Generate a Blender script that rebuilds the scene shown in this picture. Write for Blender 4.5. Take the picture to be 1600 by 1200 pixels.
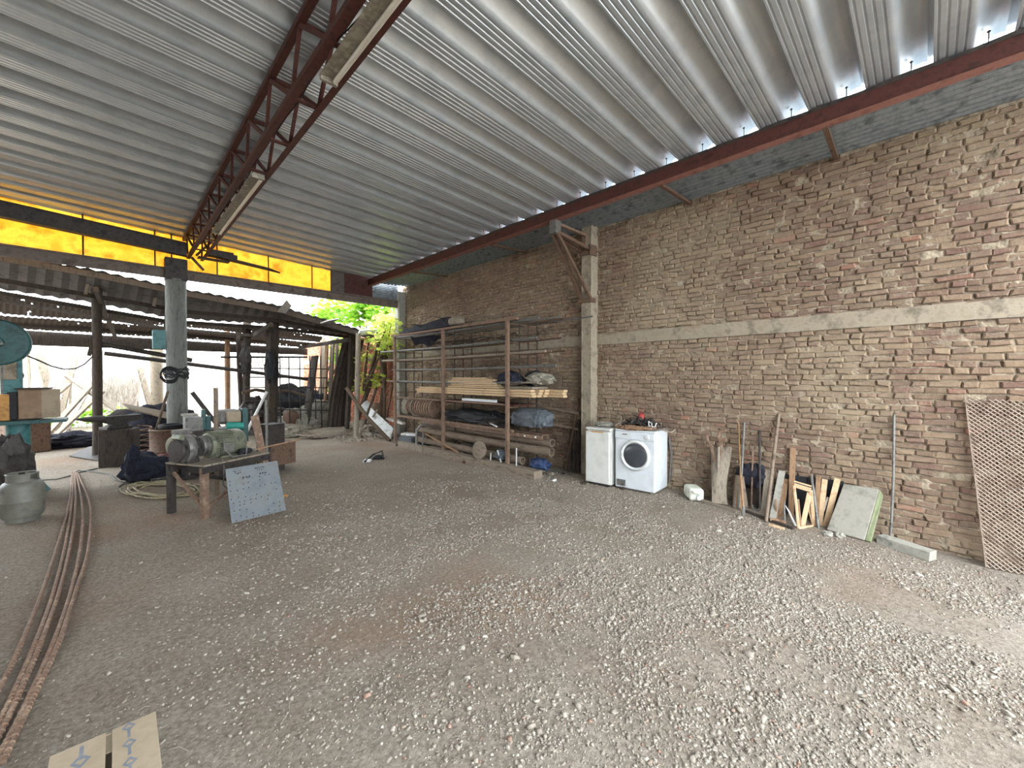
import bpy, math, random
import numpy as np
from mathutils import Vector, Matrix, noise

for o in list(bpy.data.objects):
    bpy.data.objects.remove(o)
SC = bpy.context.scene
COL = SC.collection
random.seed(7)
RNG = np.random.default_rng(7)

# ------------------------------------------------------------------ camera, sky, exposure
F_PX = 638.0
HEAD = math.radians(44.5)
PITCH = math.atan(10.0 / F_PX)
CAMZ = 1.65
cam_d = bpy.data.cameras.new('camera')
cam_d.sensor_width = 36.0
cam_d.sensor_fit = 'HORIZONTAL'
cam_d.lens = F_PX / 1600.0 * 36.0
cam_d.clip_start = 0.05
cam_d.clip_end = 200
cam = bpy.data.objects.new('camera', cam_d)
COL.objects.link(cam)
cam.location = (0, 0, CAMZ)
cam.rotation_euler = (math.pi / 2 - PITCH, 0, -HEAD)
SC.camera = cam

SC.view_settings.view_transform = 'Standard'
SC.view_settings.look = 'None'
SC.view_settings.gamma = 1.0
SC.view_settings.use_curve_mapping = False
SC.view_settings.exposure = 0.45

world = bpy.data.worlds.new('overcast_sky')
SC.world = world
world.use_nodes = True
wn = world.node_tree
wn.nodes.clear()
w_out = wn.nodes.new('ShaderNodeOutputWorld')
w_bg = wn.nodes.new('ShaderNodeBackground')
w_bg.inputs['Color'].default_value = (0.87, 0.945, 1.0, 1)
w_bg.inputs['Strength'].default_value = 8.0
wn.links.new(w_bg.outputs[0], w_out.inputs[0])

# soft daylight falling in through the open front of the shed, behind the camera
sun_d = bpy.data.lights.new('soft_daylight', 'SUN')
sun_d.energy = 0.25
sun_d.angle = math.radians(50)
sun_d.color = (1.0, 0.97, 0.93)
sun = bpy.data.objects.new('soft_daylight', sun_d)
COL.objects.link(sun)
sun.location = (-3, -8, 6)
sun.rotation_euler = Vector((0.45, 0.80, -0.42)).to_track_quat('-Z', 'Y').to_euler()

# ------------------------------------------------------------------ pixel -> world rays (picture 1600 x 1200)
_cm = cam.rotation_euler.to_matrix()
CAMP = Vector((0, 0, CAMZ))
def ray(u, v):
    return _cm @ Vector(((u - 800.0) / F_PX, -(v - 600.0) / F_PX, -1.0))
def onX(u, v, X):
    r = ray(u, v); return CAMP + r * (X / r.x)
def onY(u, v, Y):
    r = ray(u, v); return CAMP + r * (Y / r.y)
def onZ(u, v, z=0.0):
    r = ray(u, v); return CAMP + r * ((z - CAMZ) / r.z)
def sstep(a, b, x):
    t = min(1.0, max(0.0, (x - a) / (b - a))); return t * t * (3 - 2 * t)
def fz(x, y):
    return -0.10 * (1 - sstep(-0.4, 1.9, y)) if y < 1.9 else 0.0
def onF(u, v):
    p = onZ(u, v, 0.0)
    for _ in range(4):
        p = onZ(u, v, fz(p.x, p.y))
    return p

# ------------------------------------------------------------------ materials
def lin(c):
    def g(x):
        x /= 255.0
        return x / 12.92 if x <= 0.04045 else ((x + 0.055) / 1.055) ** 2.4
    return (g(c[0]), g(c[1]), g(c[2]), 1.0)

def mat(name, c1, c2=None, c3=None, scale=6.0, rough=0.8, metal=0.0, bump=0.3, bscale=60.0,
        stretch=(1, 1, 1), trans=0.0, detail=6.0, bdist=0.01, spec=0.4):
    m = bpy.data.materials.new(name); m.use_nodes = True
    nt = m.node_tree; N = nt.nodes; L = nt.links
    b = N['Principled BSDF']
    b.inputs['Roughness'].default_value = rough
    b.inputs['Metallic'].default_value = metal
    b.inputs['Specular IOR Level'].default_value = spec
    tc = N.new('ShaderNodeTexCoord'); mp = N.new('ShaderNodeMapping')
    mp.inputs['Scale'].default_value = stretch
    L.new(tc.outputs['Object'], mp.inputs['Vector'])
    c2 = c2 or c1
    n1 = N.new('ShaderNodeTexNoise'); n1.inputs['Scale'].default_value = scale; n1.inputs['Detail'].default_value = detail
    n1.inputs['Roughness'].default_value = 0.65
    L.new(mp.outputs[0], n1.inputs['Vector'])
    r = N.new('ShaderNodeValToRGB')
    r.color_ramp.elements[0].position = 0.36; r.color_ramp.elements[0].color = lin(c1)
    r.color_ramp.elements[1].position = 0.66; r.color_ramp.elements[1].color = lin(c3 or c2)
    if c3:
        e = r.color_ramp.elements.new(0.5); e.color = lin(c2)
    L.new(n1.outputs['Fac'], r.inputs['Fac'])
    L.new(r.outputs['Color'], b.inputs['Base Color'])
    if bump > 0:
        n2 = N.new('ShaderNodeTexNoise'); n2.inputs['Scale'].default_value = bscale; n2.inputs['Detail'].default_value = 5
        L.new(mp.outputs[0], n2.inputs['Vector'])
        bp = N.new('ShaderNodeBump'); bp.inputs['Strength'].default_value = bump; bp.inputs['Distance'].default_value = bdist
        L.new(n2.outputs['Fac'], bp.inputs['Height']); L.new(bp.outputs[0], b.inputs['Normal'])
    if trans > 0:
        tr = N.new('ShaderNodeBsdfTranslucent'); mx = N.new('ShaderNodeMixShader'); mx.inputs[0].default_value = trans
        L.new(r.outputs['Color'], tr.inputs['Color'])
        L.new(b.outputs[0], mx.inputs[1]); L.new(tr.outputs[0], mx.inputs[2])
        L.new(mx.outputs[0], N['Material Output'].inputs['Surface'])
    return m

MT = {}
MT['rust_red'] = mat('rust_red_paint', (66, 34, 29), (82, 44, 37), (54, 29, 26), scale=9, rough=0.62, bump=0.2, spec=0.35)
MT['rust'] = mat('rusty_steel', (90, 70, 58), (112, 88, 72), (68, 54, 46), scale=14, rough=0.75, metal=0.2, bump=0.4)
MT['rust_pale'] = mat('dusty_rusty_steel', (134, 110, 92), (112, 88, 72), (150, 130, 112), scale=12, rough=0.8, bump=0.3)
MT['mesh_steel'] = mat('pale_rusted_mesh', (132, 114, 100), (150, 132, 118), (110, 92, 80), scale=6, rough=0.6, metal=0.2, bump=0.2)
MT['rack_steel'] = mat('brown_rack_steel', (112, 88, 74), (128, 104, 86), (92, 72, 60), scale=8, rough=0.75, metal=0.1, bump=0.3)
MT['shed_sheet'] = mat('shaded_corrugated_sheet', (70, 68, 68), (90, 86, 84), (52, 50, 50), scale=4, rough=0.7, metal=0.2, bump=0.3)  # sheet colour darkened for the shade under the shed roof
MT['flange_lit'] = mat('lit_red_flange', (126, 84, 76), (142, 98, 88), (106, 68, 60), scale=6, rough=0.8, bump=0.1)  # light caught by the flange, painted in as a paler red
MT['dark_steel'] = mat('dark_steel', (52, 48, 48), (70, 64, 60), (40, 38, 40), scale=10, rough=0.6, metal=0.4, bump=0.3)
MT['grey_steel'] = mat('dusty_grey_steel', (100, 98, 95), (122, 119, 114), (76, 74, 73), scale=10, rough=0.55, metal=0.4, bump=0.2)
MT['galv'] = mat('galvanised_sheet', (178, 186, 192), (188, 194, 198), (170, 178, 184), scale=2.5, rough=0.30, metal=0.5, bump=0.03, bscale=60)
MT['galv_dull'] = mat('dull_corrugated_zinc', (112, 120, 126), (140, 146, 150), (88, 94, 100), scale=6, rough=0.5, metal=0.5, bump=0.3)
MT['concrete'] = mat('dusty_concrete', (138, 126, 108), (152, 140, 122), (112, 102, 88), scale=7, rough=0.9, bump=0.35)
MT['concrete_grey'] = mat('grey_concrete', (140, 136, 126), (156, 152, 142), (114, 111, 104), scale=8, rough=0.9, bump=0.35)
MT['column_dark'] = mat('weathered_post', (96, 98, 94), (118, 118, 112), (78, 80, 78), scale=5, rough=0.85, bump=0.3, stretch=(4, 4, 0.6))
MT['wood_dark'] = mat('old_dark_wood', (50, 43, 38), (70, 60, 52), (34, 30, 28), scale=9, rough=0.9, bump=0.5, stretch=(3, 3, 0.6))
MT['wood_grey'] = mat('weathered_grey_wood', (124, 112, 98), (146, 134, 118), (98, 88, 78), scale=9, rough=0.9, bump=0.5, stretch=(3, 3, 0.6))
MT['wood_mid'] = mat('brown_wood', (134, 104, 78), (156, 124, 96), (106, 80, 60), scale=8, rough=0.85, bump=0.4, stretch=(3, 3, 0.6))
MT['wood_pine'] = mat('fresh_pine', (182, 154, 118), (198, 170, 134), (160, 130, 96), scale=7, rough=0.75, bump=0.15, stretch=(3, 0.4, 3))
MT['wood_pine_end'] = mat('pine_offcut', (196, 164, 128), (210, 180, 146), (170, 138, 104), scale=9, rough=0.8, bump=0.2)
MT['timber'] = mat('dusty_timber_beam', (120, 106, 92), (138, 124, 108), (92, 80, 70), scale=7, rough=0.92, bump=0.5, stretch=(3, 0.6, 3))
MT['enamel'] = mat('white_enamel', (196, 200, 203), (204, 208, 211), (186, 190, 194), scale=3, rough=0.35, bump=0.0)
MT['enamel_cream'] = mat('yellowed_enamel', (196, 195, 188), (204, 203, 197), (188, 186, 178), scale=4, rough=0.45, bump=0.0)
MT['plastic_white'] = mat('white_plastic', (196, 197, 195), (206, 206, 204), scale=6, rough=0.45, bump=0.0)
MT['plastic_can'] = mat('milky_plastic', (200, 204, 188), (214, 216, 202), (170, 172, 154), scale=7, rough=0.5, bump=0.05)
MT['glass_dark'] = mat('smoked_door_glass', (58, 60, 64), (72, 74, 78), scale=4, rough=0.25, bump=0.0)
MT['black'] = mat('black_rubber', (26, 26, 30), (38, 37, 40), scale=20, rough=0.7, bump=0.2)
MT['tarp_black'] = mat('black_tarpaulin', (30, 30, 38), (46, 46, 56), (22, 22, 28), scale=8, rough=0.8, bump=0.5, bscale=18, bdist=0.03, spec=0.2)
MT['tarp_grey'] = mat('blue_grey_tarpaulin', (66, 72, 78), (86, 92, 98), (50, 56, 62), scale=8, rough=0.5, bump=0.6, bscale=16, bdist=0.03)
MT['cloth_grey'] = mat('dusty_grey_canvas', (116, 114, 106), (146, 142, 130), (78, 78, 74), scale=6, rough=0.95, bump=0.5, bscale=16, bdist=0.03)
MT['cloth_pale'] = mat('pale_canvas', (132, 126, 112), (150, 144, 130), (96, 90, 80), scale=6, rough=0.95, bump=0.4, bscale=18, bdist=0.03)
MT['cloth_blue'] = mat('blue_plastic_sack', (36, 52, 84), (50, 68, 104), (28, 38, 60), scale=8, rough=0.55, bump=0.5, bscale=20, bdist=0.02)
MT['cloth_brown'] = mat('brown_striped_cloth', (96, 72, 60), (140, 116, 98), (72, 54, 48), scale=10, rough=0.95, bump=0.4)
MT['teal'] = mat('teal_machine_paint', (54, 104, 106), (72, 122, 122), (44, 84, 88), scale=7, rough=0.5, bump=0.15)
MT['teal_dark'] = mat('dark_green_paint', (30, 66, 66), (44, 84, 82), (24, 50, 52), scale=7, rough=0.5, bump=0.15)
MT['teal_bright'] = mat('turquoise_paint', (40, 140, 128), (60, 156, 142), scale=7, rough=0.5, bump=0.1)
MT['cardboard'] = mat('cardboard', (150, 134, 112), (162, 146, 124), (140, 124, 104), scale=4, rough=0.9, bump=0.05)
MT['cardboard_dark'] = mat('brown_cardboard', (134, 110, 88), (150, 124, 100), (116, 94, 76), scale=4, rough=0.9, bump=0.1)
MT['crate_orange'] = mat('varnished_crate', (176, 126, 62), (190, 140, 74), (140, 96, 46), scale=6, rough=0.6, bump=0.1)
MT['print_grey'] = mat('grey_print_ink', (104, 108, 116), (124, 126, 132), scale=20, rough=0.9, bump=0.0)
MT['gas'] = mat('grey_cylinder_paint', (100, 98, 90), (112, 110, 100), (86, 84, 78), scale=5, rough=0.5, bump=0.1)
MT['brass'] = mat('dull_brass', (150, 116, 74), (130, 98, 60), scale=9, rough=0.5, metal=0.6, bump=0.1)
MT['red_plastic'] = mat('faded_red', (160, 60, 56), (140, 50, 48), scale=9, rough=0.6, bump=0.1)
MT['pink_plastic'] = mat('dusty_red', (138, 92, 88), (116, 66, 64), (150, 116, 108), scale=7, rough=0.8, bump=0.2)
MT['motor'] = mat('olive_motor_paint', (104, 106, 90), (126, 128, 110), (84, 86, 76), scale=8, rough=0.45, metal=0.3, bump=0.1)
MT['plate_blue'] = mat('blue_grey_drilled_plate', (90, 95, 100), (102, 106, 108), (96, 88, 82), scale=4, rough=0.6, metal=0.2, bump=0.2)
MT['hose'] = mat('dusty_yellow_hose', (150, 140, 112), (168, 158, 128), (112, 104, 86), scale=10, rough=0.7, bump=0.1)
MT['cable'] = mat('dusty_cable', (110, 108, 104), (84, 82, 80), scale=10, rough=0.8, bump=0.1)
MT['rebar'] = mat('rebar_rust', (140, 110, 90), (112, 90, 76), (160, 134, 112), scale=16, rough=0.8, metal=0.15, bump=0.4)
MT['pipe'] = mat('dusty_brown_pipe', (108, 94, 80), (126, 110, 94), (84, 72, 62), scale=6, rough=0.8, bump=0.2, stretch=(2, 0.5, 2))
MT['slab'] = mat('grey_fibre_cement', (132, 127, 117), (146, 141, 131), (114, 110, 101), scale=5, rough=0.9, bump=0.25)
MT['slab_moss'] = mat('green_mossy_edge', (108, 113, 84), (124, 130, 98), (112, 112, 96), scale=7, rough=0.95, bump=0.25)
MT['leaf'] = mat('leaf_green', (96, 150, 40), (150, 190, 60), (70, 120, 36), scale=2.5, rough=0.6, bump=0.0, trans=0.5)
MT['leaf_y'] = mat('leaf_yellow', (200, 190, 70), (160, 180, 60), (216, 170, 50), scale=2.5, rough=0.6, bump=0.0, trans=0.5)
MT['leaf_sunlit'] = mat('sunlit_pale_leaf', (170, 200, 80), (210, 214, 110), (150, 186, 70), scale=2.5, rough=0.6, bump=0.0, trans=0.6)  # lighter leaf copy, strong outdoor light painted into its colour
MT['bark'] = mat('bark', (74, 60, 48), (96, 80, 66), (56, 46, 38), scale=12, rough=0.95, bump=0.6)
MT['white_board'] = mat('chipped_white_board', (206, 206, 204), (220, 220, 218), (160, 156, 148), scale=6, rough=0.7, bump=0.1)
MT['pale_plank'] = mat('pale_timber', (188, 180, 170), (206, 198, 188), (160, 150, 142), scale=6, rough=0.9, bump=0.3)  # glare of the overexposed yard painted in as paleness; also for pale battens
MT['fascia'] = mat('grey_brown_fascia', (100, 88, 80), (116, 104, 96), (84, 74, 68), scale=5, rough=0.85, bump=0.3)
MT['plywood'] = mat('dark_plywood', (86, 80, 76), (102, 94, 88), (72, 68, 66), scale=5, rough=0.85, bump=0.2)
MT['tube_white'] = mat('unlit_fluorescent_tube', (206, 200, 186), (196, 188, 170), scale=6, rough=0.35, bump=0.0)
MT['fixture'] = mat('dusty_light_fixture', (150, 144, 128), (120, 112, 98), (164, 158, 142), scale=9, rough=0.6, bump=0.1)
MT['fabric_navy'] = mat('navy_fabric', (26, 28, 38), (40, 42, 56), (20, 22, 30), scale=10, rough=0.9, bump=0.4, bscale=20, bdist=0.02)
MT['debris'] = mat('floor_debris', (120, 108, 96), (156, 146, 132), (70, 60, 52), scale=14, rough=0.95, bump=0.4)

def yellow_mat():
    m = mat('yellow_fibreglass', (236, 190, 84), (248, 212, 112), (222, 168, 66), scale=3.0, rough=0.6, bump=0.1, detail=8)
    nt = m.node_tree; N = nt.nodes; L = nt.links
    tr = N.new('ShaderNodeBsdfTranslucent'); mx = N.new('ShaderNodeMixShader'); mx.inputs[0].default_value = 0.55
    rp = [n for n in N if n.type == 'VALTORGB'][0]
    L.new(rp.outputs['Color'], tr.inputs['Color'])
    L.new(N['Principled BSDF'].outputs[0], mx.inputs[1]); L.new(tr.outputs[0], mx.inputs[2])
    L.new(mx.outputs[0], N['Material Output'].inputs['Surface'])
    return m
MT['yellow'] = yellow_mat()

def brick_mat(name, ramp, dust, dustamt):
    m = bpy.data.materials.new(name); m.use_nodes = True
    nt = m.node_tree; N = nt.nodes; L = nt.links
    b = N['Principled BSDF']; b.inputs['Roughness'].default_value = 0.95; b.inputs['Specular IOR Level'].default_value = 0.15
    g = N.new('ShaderNodeNewGeometry'); r = N.new('ShaderNodeValToRGB')
    cr = r.color_ramp
    while len(cr.elements) < len(ramp): cr.elements.new(0.5)
    for e, (p, c) in zip(cr.elements, ramp):
        e.position = p; e.color = lin(c)
    L.new(g.outputs['Random Per Island'], r.inputs['Fac'])
    tc = N.new('ShaderNodeTexCoord')
    n1 = N.new('ShaderNodeTexNoise'); n1.inputs['Scale'].default_value = 16; n1.inputs['Detail'].default_value = 9; n1.inputs['Roughness'].default_value = 0.8
    L.new(tc.outputs['Object'], n1.inputs['Vector'])
    n3 = N.new('ShaderNodeTexNoise'); n3.inputs['Scale'].default_value = 0.9; n3.inputs['Detail'].default_value = 3
    L.new(tc.outputs['Object'], n3.inputs['Vector'])
    ad = N.new('ShaderNodeMath'); ad.operation = 'MULTIPLY_ADD'; ad.inputs[1].default_value = 0.8
    L.new(n3.outputs['Fac'], ad.inputs[0]); L.new(n1.outputs['Fac'], ad.inputs[2])
    mr = N.new('ShaderNodeMapRange'); mr.inputs['From Min'].default_value = 0.78; mr.inputs['From Max'].default_value = 1.12
    mr.inputs['To Max'].default_value = dustamt
    L.new(ad.outputs[0], mr.inputs['Value'])
    mx = N.new('ShaderNodeMix'); mx.data_type = 'RGBA'
    L.new(mr.outputs[0], mx.inputs['Factor']); L.new(r.outputs['Color'], mx.inputs[6]); mx.inputs[7].default_value = lin(dust)
    L.new(mx.outputs[2], b.inputs['Base Color'])
    n2 = N.new('ShaderNodeTexNoise'); n2.inputs['Scale'].default_value = 55; n2.inputs['Detail'].default_value = 6
    L.new(tc.outputs['Object'], n2.inputs['Vector'])
    bp = N.new('ShaderNodeBump'); bp.inputs['Strength'].default_value = 0.7; bp.inputs['Distance'].default_value = 0.01
    L.new(n2.outputs['Fac'], bp.inputs['Height']); L.new(bp.outputs[0], b.inputs['Normal'])
    return m
MT['brick'] = brick_mat('handmade_brick', [(0.0, (110, 91, 77)), (0.25, (128, 107, 90)), (0.5, (112, 93, 82)), (0.7, (138, 118, 98)),
                                           (0.86, (110, 86, 76)), (0.97, (122, 98, 86)), (0.995, (140, 102, 86))], (156, 141, 118), 0.8)
MT['brick_red'] = brick_mat('weathered_red_brick', [(0.0, (168, 96, 72)), (0.4, (190, 116, 88)), (0.7, (176, 104, 80)), (0.9, (204, 138, 110))], (196, 164, 140), 0.6)
MT['mortar'] = mat('lime_mortar', (132, 118, 102), (164, 150, 130), (104, 92, 78), scale=4, rough=0.98, bump=0.8, bscale=45, bdist=0.02, spec=0.1)

def floor_mat():
    m = bpy.data.materials.new('packed_dirt'); m.use_nodes = True
    nt = m.node_tree; N = nt.nodes; L = nt.links
    b = N['Principled BSDF']; b.inputs['Roughness'].default_value = 0.97; b.inputs['Specular IOR Level'].default_value = 0.1
    tc = N.new('ShaderNodeTexCoord')
    n1 = N.new('ShaderNodeTexNoise'); n1.inputs['Scale'].default_value = 0.7; n1.inputs['Detail'].default_value = 9; n1.inputs['Roughness'].default_value = 0.7
    L.new(tc.outputs['Object'], n1.inputs['Vector'])
    r = N.new('ShaderNodeValToRGB'); cr = r.color_ramp
    cr.elements[0].position = 0.34; cr.elements[0].color = lin((142, 128, 114))
    cr.elements[1].position = 0.68; cr.elements[1].color = lin((164, 154, 142))
    e = cr.elements.new(0.5); e.color = lin((152, 141, 128))
    L.new(n1.outputs['Fac'], r.inputs['Fac'])
    n4 = N.new('ShaderNodeTexNoise'); n4.inputs['Scale'].default_value = 38; n4.inputs['Detail'].default_value = 6; n4.inputs['Roughness'].default_value = 0.75
    L.new(tc.outputs['Object'], n4.inputs['Vector'])
    r4 = N.new('ShaderNodeValToRGB'); r4.color_ramp.elements[0].position = 0.38; r4.color_ramp.elements[0].color = (0.5, 0.48, 0.46, 1)
    r4.color_ramp.elements[1].position = 0.62; r4.color_ramp.elements[1].color = (1.15, 1.15, 1.15, 1)
    L.new(n4.outputs['Fac'], r4.inputs['Fac'])
    mx = N.new('ShaderNodeMix'); mx.data_type = 'RGBA'; mx.blend_type = 'MULTIPLY'; mx.inputs['Factor'].default_value = 0.8
    L.new(r.outputs['Color'], mx.inputs[6]); L.new(r4.outputs['Color'], mx.inputs[7])
    # reddish stains of rusty soil with soft irregular edges
    n5 = N.new('ShaderNodeTexNoise'); n5.inputs['Scale'].default_value = 0.42; n5.inputs['Detail'].default_value = 5
    mp5 = N.new('ShaderNodeMapping'); mp5.inputs['Location'].default_value = (3.3, 1.2, 0)
    L.new(tc.outputs['Object'], mp5.inputs['Vector']); L.new(mp5.outputs[0], n5.inputs['Vector'])
    mr = N.new('ShaderNodeMapRange'); mr.inputs['From Min'].default_value = 0.54; mr.inputs['From Max'].default_value = 0.7; mr.inputs['To Max'].default_value = 0.4
    L.new(n5.outputs['Fac'], mr.inputs['Value'])
    m2 = N.new('ShaderNodeMix'); m2.data_type = 'RGBA'
    L.new(mr.outputs[0], m2.inputs['Factor']); L.new(mx.outputs[2], m2.inputs[6]); m2.inputs[7].default_value = lin((146, 112, 88))
    L.new(m2.outputs[2], b.inputs['Base Color'])
    bp = N.new('ShaderNodeBump'); bp.inputs['Strength'].default_value = 1.0; bp.inputs['Distance'].default_value = 0.02
    L.new(n4.outputs['Fac'], bp.inputs['Height']); L.new(bp.outputs[0], b.inputs['Normal'])
    return m
MT['dirt'] = floor_mat()
MT['stone'] = brick_mat('gravel_stone', [(0.0, (134, 124, 112)), (0.3, (158, 150, 138)), (0.6, (124, 114, 103)), (0.8, (172, 164, 152)), (0.97, (146, 134, 120)), (0.998, (146, 108, 92))], (156, 147, 136), 0.4)

# ------------------------------------------------------------------ mesh collector
V = Vector
class M:
    def __init__(s): s.v = []; s.f = []
    def add(s, vs, fs):
        n = len(s.v); s.v += [tuple(p) for p in vs]; s.f += [tuple(i + n for i in f) for f in fs]; return s
    def box(s, c, d, R=None, rz=0.0):
        c = V(c); hx, hy, hz = d[0] / 2, d[1] / 2, d[2] / 2
        if R is None: R = Matrix.Rotation(rz, 3, 'Z')
        vs = [c + R @ V((x, y, z)) for z in (-hz, hz) for x, y in ((-hx, -hy), (hx, -hy), (hx, hy), (-hx, hy))]
        return s.add(vs, [(3, 2, 1, 0), (4, 5, 6, 7), (0, 1, 5, 4), (1, 2, 6, 5), (2, 3, 7, 6), (3, 0, 4, 7)])
    def bar(s, a, b, w, h, up=(0, 0, 1), w2=None, h2=None):
        a = V(a); b = V(b); d = (b - a).normalized(); up = V(up)
        if abs(d.dot(up)) > 0.97: up = V((1, 0, 0))
        x = d.cross(up).normalized(); y = x.cross(d).normalized()
        w2 = w if w2 is None else w2; h2 = h if h2 is None else h2
        vs = []
        for p, ww, hh in ((a, w, h), (b, w2, h2)):
            for i, j in ((-1, -1), (1, -1), (1, 1), (-1, 1)):
                vs.append(p + x * (i * ww / 2) + y * (j * hh / 2))
        return s.add(vs, [(3, 2, 1, 0), (4, 5, 6, 7), (0, 1, 5, 4), (1, 2, 6, 5), (2, 3, 7, 6), (3, 0, 4, 7)])
    def tube(s, path, r, seg=10, caps=True):
        P = [V(p) for p in path]; n = len(P)
        R = r if isinstance(r, (list, tuple)) else [r] * n
        vs = []; fs = []
        d0 = (P[1] - P[0]).normalized(); up = V((0, 0, 1)) if abs(d0.z) < 0.9 else V((1, 0, 0))
        x = d0.cross(up).normalized()
        for i in range(n):
            d = ((P[min(i + 1, n - 1)] - P[max(i - 1, 0)])).normalized()
            x = (x - d * x.dot(d)).normalized(); y = d.cross(x)
            for k in range(seg):
                t = 2 * math.pi * k / seg
                vs.append(P[i] + (x * math.cos(t) + y * math.sin(t)) * R[i])
        for i in range(n - 1):
            for k in range(seg):
                a = i * seg + k; b = i * seg + (k + 1) % seg
                fs.append((a, b, b + seg, a + seg))
        if caps:
            fs.append(tuple(range(seg))[::-1]); fs.append(tuple((n - 1) * seg + k for k in range(seg)))
        return s.add(vs, fs)
    def lathe(s, o, ax, prof, seg=24):
        """prof: list of (radius, height along ax)"""
        o = V(o); ax = V(ax).normalized(); up = V((0, 0, 1)) if abs(ax.z) < 0.9 else V((1, 0, 0))
        x = ax.cross(up).normalized(); y = ax.cross(x)
        vs = []; fs = []; n = len(prof)
        for r, h in prof:
            for k in range(seg):
                t = 2 * math.pi * k / seg
                vs.append(o + ax * h + (x * math.cos(t) + y * math.sin(t)) * max(r, 1e-4))
        for i in range(n - 1):
            for k in range(seg):
                a = i * seg + k; b = i * seg + (k + 1) % seg
                fs.append((a, b, b + seg, a + seg))
        fs.append(tuple(range(seg))[::-1]); fs.append(tuple((n - 1) * seg + k for k in range(seg)))
        return s.add(vs, fs)
    def slab(s, cs, t):
        """polygon given by corners, thickened by t along its normal"""
        cs = [V(c) for c in cs]; nrm = (cs[1] - cs[0]).cross(cs[2] - cs[0]).normalized() * t; n = len(cs)
        vs = cs + [c + nrm for c in cs]
        fs = [tuple(range(n))[::-1], tuple(range(n, 2 * n))] + [(i, (i + 1) % n, (i + 1) % n + n, i + n) for i in range(n)]
        return s.add(vs, fs)
    def sheet(s, fn, nu, nv, t=0.0):
        """fn(a,b) -> point for a,b in 0..1; thickness t adds a second skin and rims"""
        vs = [V(fn(i / nu, j / nv)) for i in range(nu + 1) for j in range(nv + 1)]
        fs = []; w = nv + 1
        for i in range(nu):
            for j in range(nv):
                a = i * w + j; fs.append((a, a + 1, a + w + 1, a + w))
        if t:
            n0 = len(vs)
            nr = (vs[w] - vs[0]).cross(vs[1] - vs[0]).normalized() * t
            vs += [p + nr for p in vs[:n0]]
            fs += [tuple(i + n0 for i in f)[::-1] for f in fs[:]]
            ring = [j for j in range(w)] + [i * w + nv for i in range(1, nu + 1)] + [nu * w + j for j in range(nv - 1, -1, -1)] + [i * w for i in range(nu - 1, 0, -1)]
            for k in range(len(ring)):
                a = ring[k]; b = ring[(k + 1) % len(ring)]; fs.append((a, a + n0, b + n0, b))
        return s.add(vs, fs)
    def blob(s, c, r, seed=0, amp=0.25, freq=2.2, seg=36, rings=20, flat=True, rz=0.0, ridge=0.0, power=1.0):
        c = V(c); vs = []; fs = []; Rz = Matrix.Rotation(rz, 3, 'Z')
        for i in range(rings + 1):
            ph = math.pi * i / rings
            for k in range(seg):
                th = 2 * math.pi * k / seg
                d = V((math.sin(ph) * math.cos(th), math.sin(ph) * math.sin(th), math.cos(ph)))
                q = d * freq + V((seed * 7.3, seed * 3.1, seed))
                a = 1 + amp * noise.fractal(q, 0.9, 2.0, 4)
                if ridge: a += ridge * (1 - abs(noise.noise(q * 2.1)) * 3)
                e = V([math.copysign(abs(w) ** power, w) for w in d])
                p = V((e.x * r[0], e.y * r[1], e.z * r[2])) * a
                if flat and p.z < -r[2] * 0.55: p.z = -r[2] * 0.55
                vs.append(c + Rz @ p)
        for i in range(rings):
            for k in range(seg):
                a = i * seg + k; b = i * seg + (k + 1) % seg
                fs.append((a, a + seg, b + seg, b))
        return s.add(vs, fs)
    def build(s, name, m, parent=None, smooth=False, bevel=0.0, loc=None):
        me = bpy.data.meshes.new(name)
        org = V(loc) if loc is not None else (V(parent['_o']) if parent is not None else V((0, 0, 0)))
        vs = [tuple(V(p) - org) for p in s.v]
        me.from_pydata(vs, [], s.f); me.update()
        o = bpy.data.objects.new(name, me); COL.objects.link(o)
        me.materials.append(MT[m] if isinstance(m, str) else m)
        o['_o'] = tuple(org)
        if parent is not None: o.parent = parent
        else: o.location = org
        if smooth:
            for p in me.polygons: p.use_smooth = True
            me.set_sharp_from_angle(angle=math.radians(38))
        if bevel:
            md = o.modifiers.new('bevel', 'BEVEL'); md.width = bevel; md.segments = 2; md.limit_method = 'ANGLE'
        return o

LABELS = {}
def tag(o, label, cat, group=None, kind=None):
    o['label'] = label; o['category'] = cat
    if group: o['group'] = group
    if kind: o['kind'] = kind
    LABELS.setdefault(label, []).append(o.name)
    return o
def thing(name, loc, label, cat, group=None):
    o = bpy.data.objects.new(name, None); COL.objects.link(o); o.location = V(loc); o['_o'] = tuple(loc)
    o.empty_display_size = 0.1
    return tag(o, label, cat, group)
def single(mb, name, m, label, cat, group=None, smooth=False, bevel=0.0, kind=None):
    a = np.array(mb.v); lo = a.min(0); hi = a.max(0)
    loc = ((lo[0] + hi[0]) / 2, (lo[1] + hi[1]) / 2, lo[2])
    o = mb.build(name, m, None, smooth, bevel, loc=loc)
    return tag(o, label, cat, group, kind)
def struct(mb, name, m, smooth=False, bevel=0.0, parent=None):
    o = mb.build(name, m, parent, smooth, bevel)
    if parent is None: o['kind'] = 'structure'
    return o
def jit(a): return random.uniform(-a, a)

# ------------------------------------------------------------------ SETTING
WX = 5.95            # face of the brick wall
YB = 10.4            # plane of the back fascia
def roof_z(x): return 4.25 + (4.85 - x) * 0.045

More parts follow.
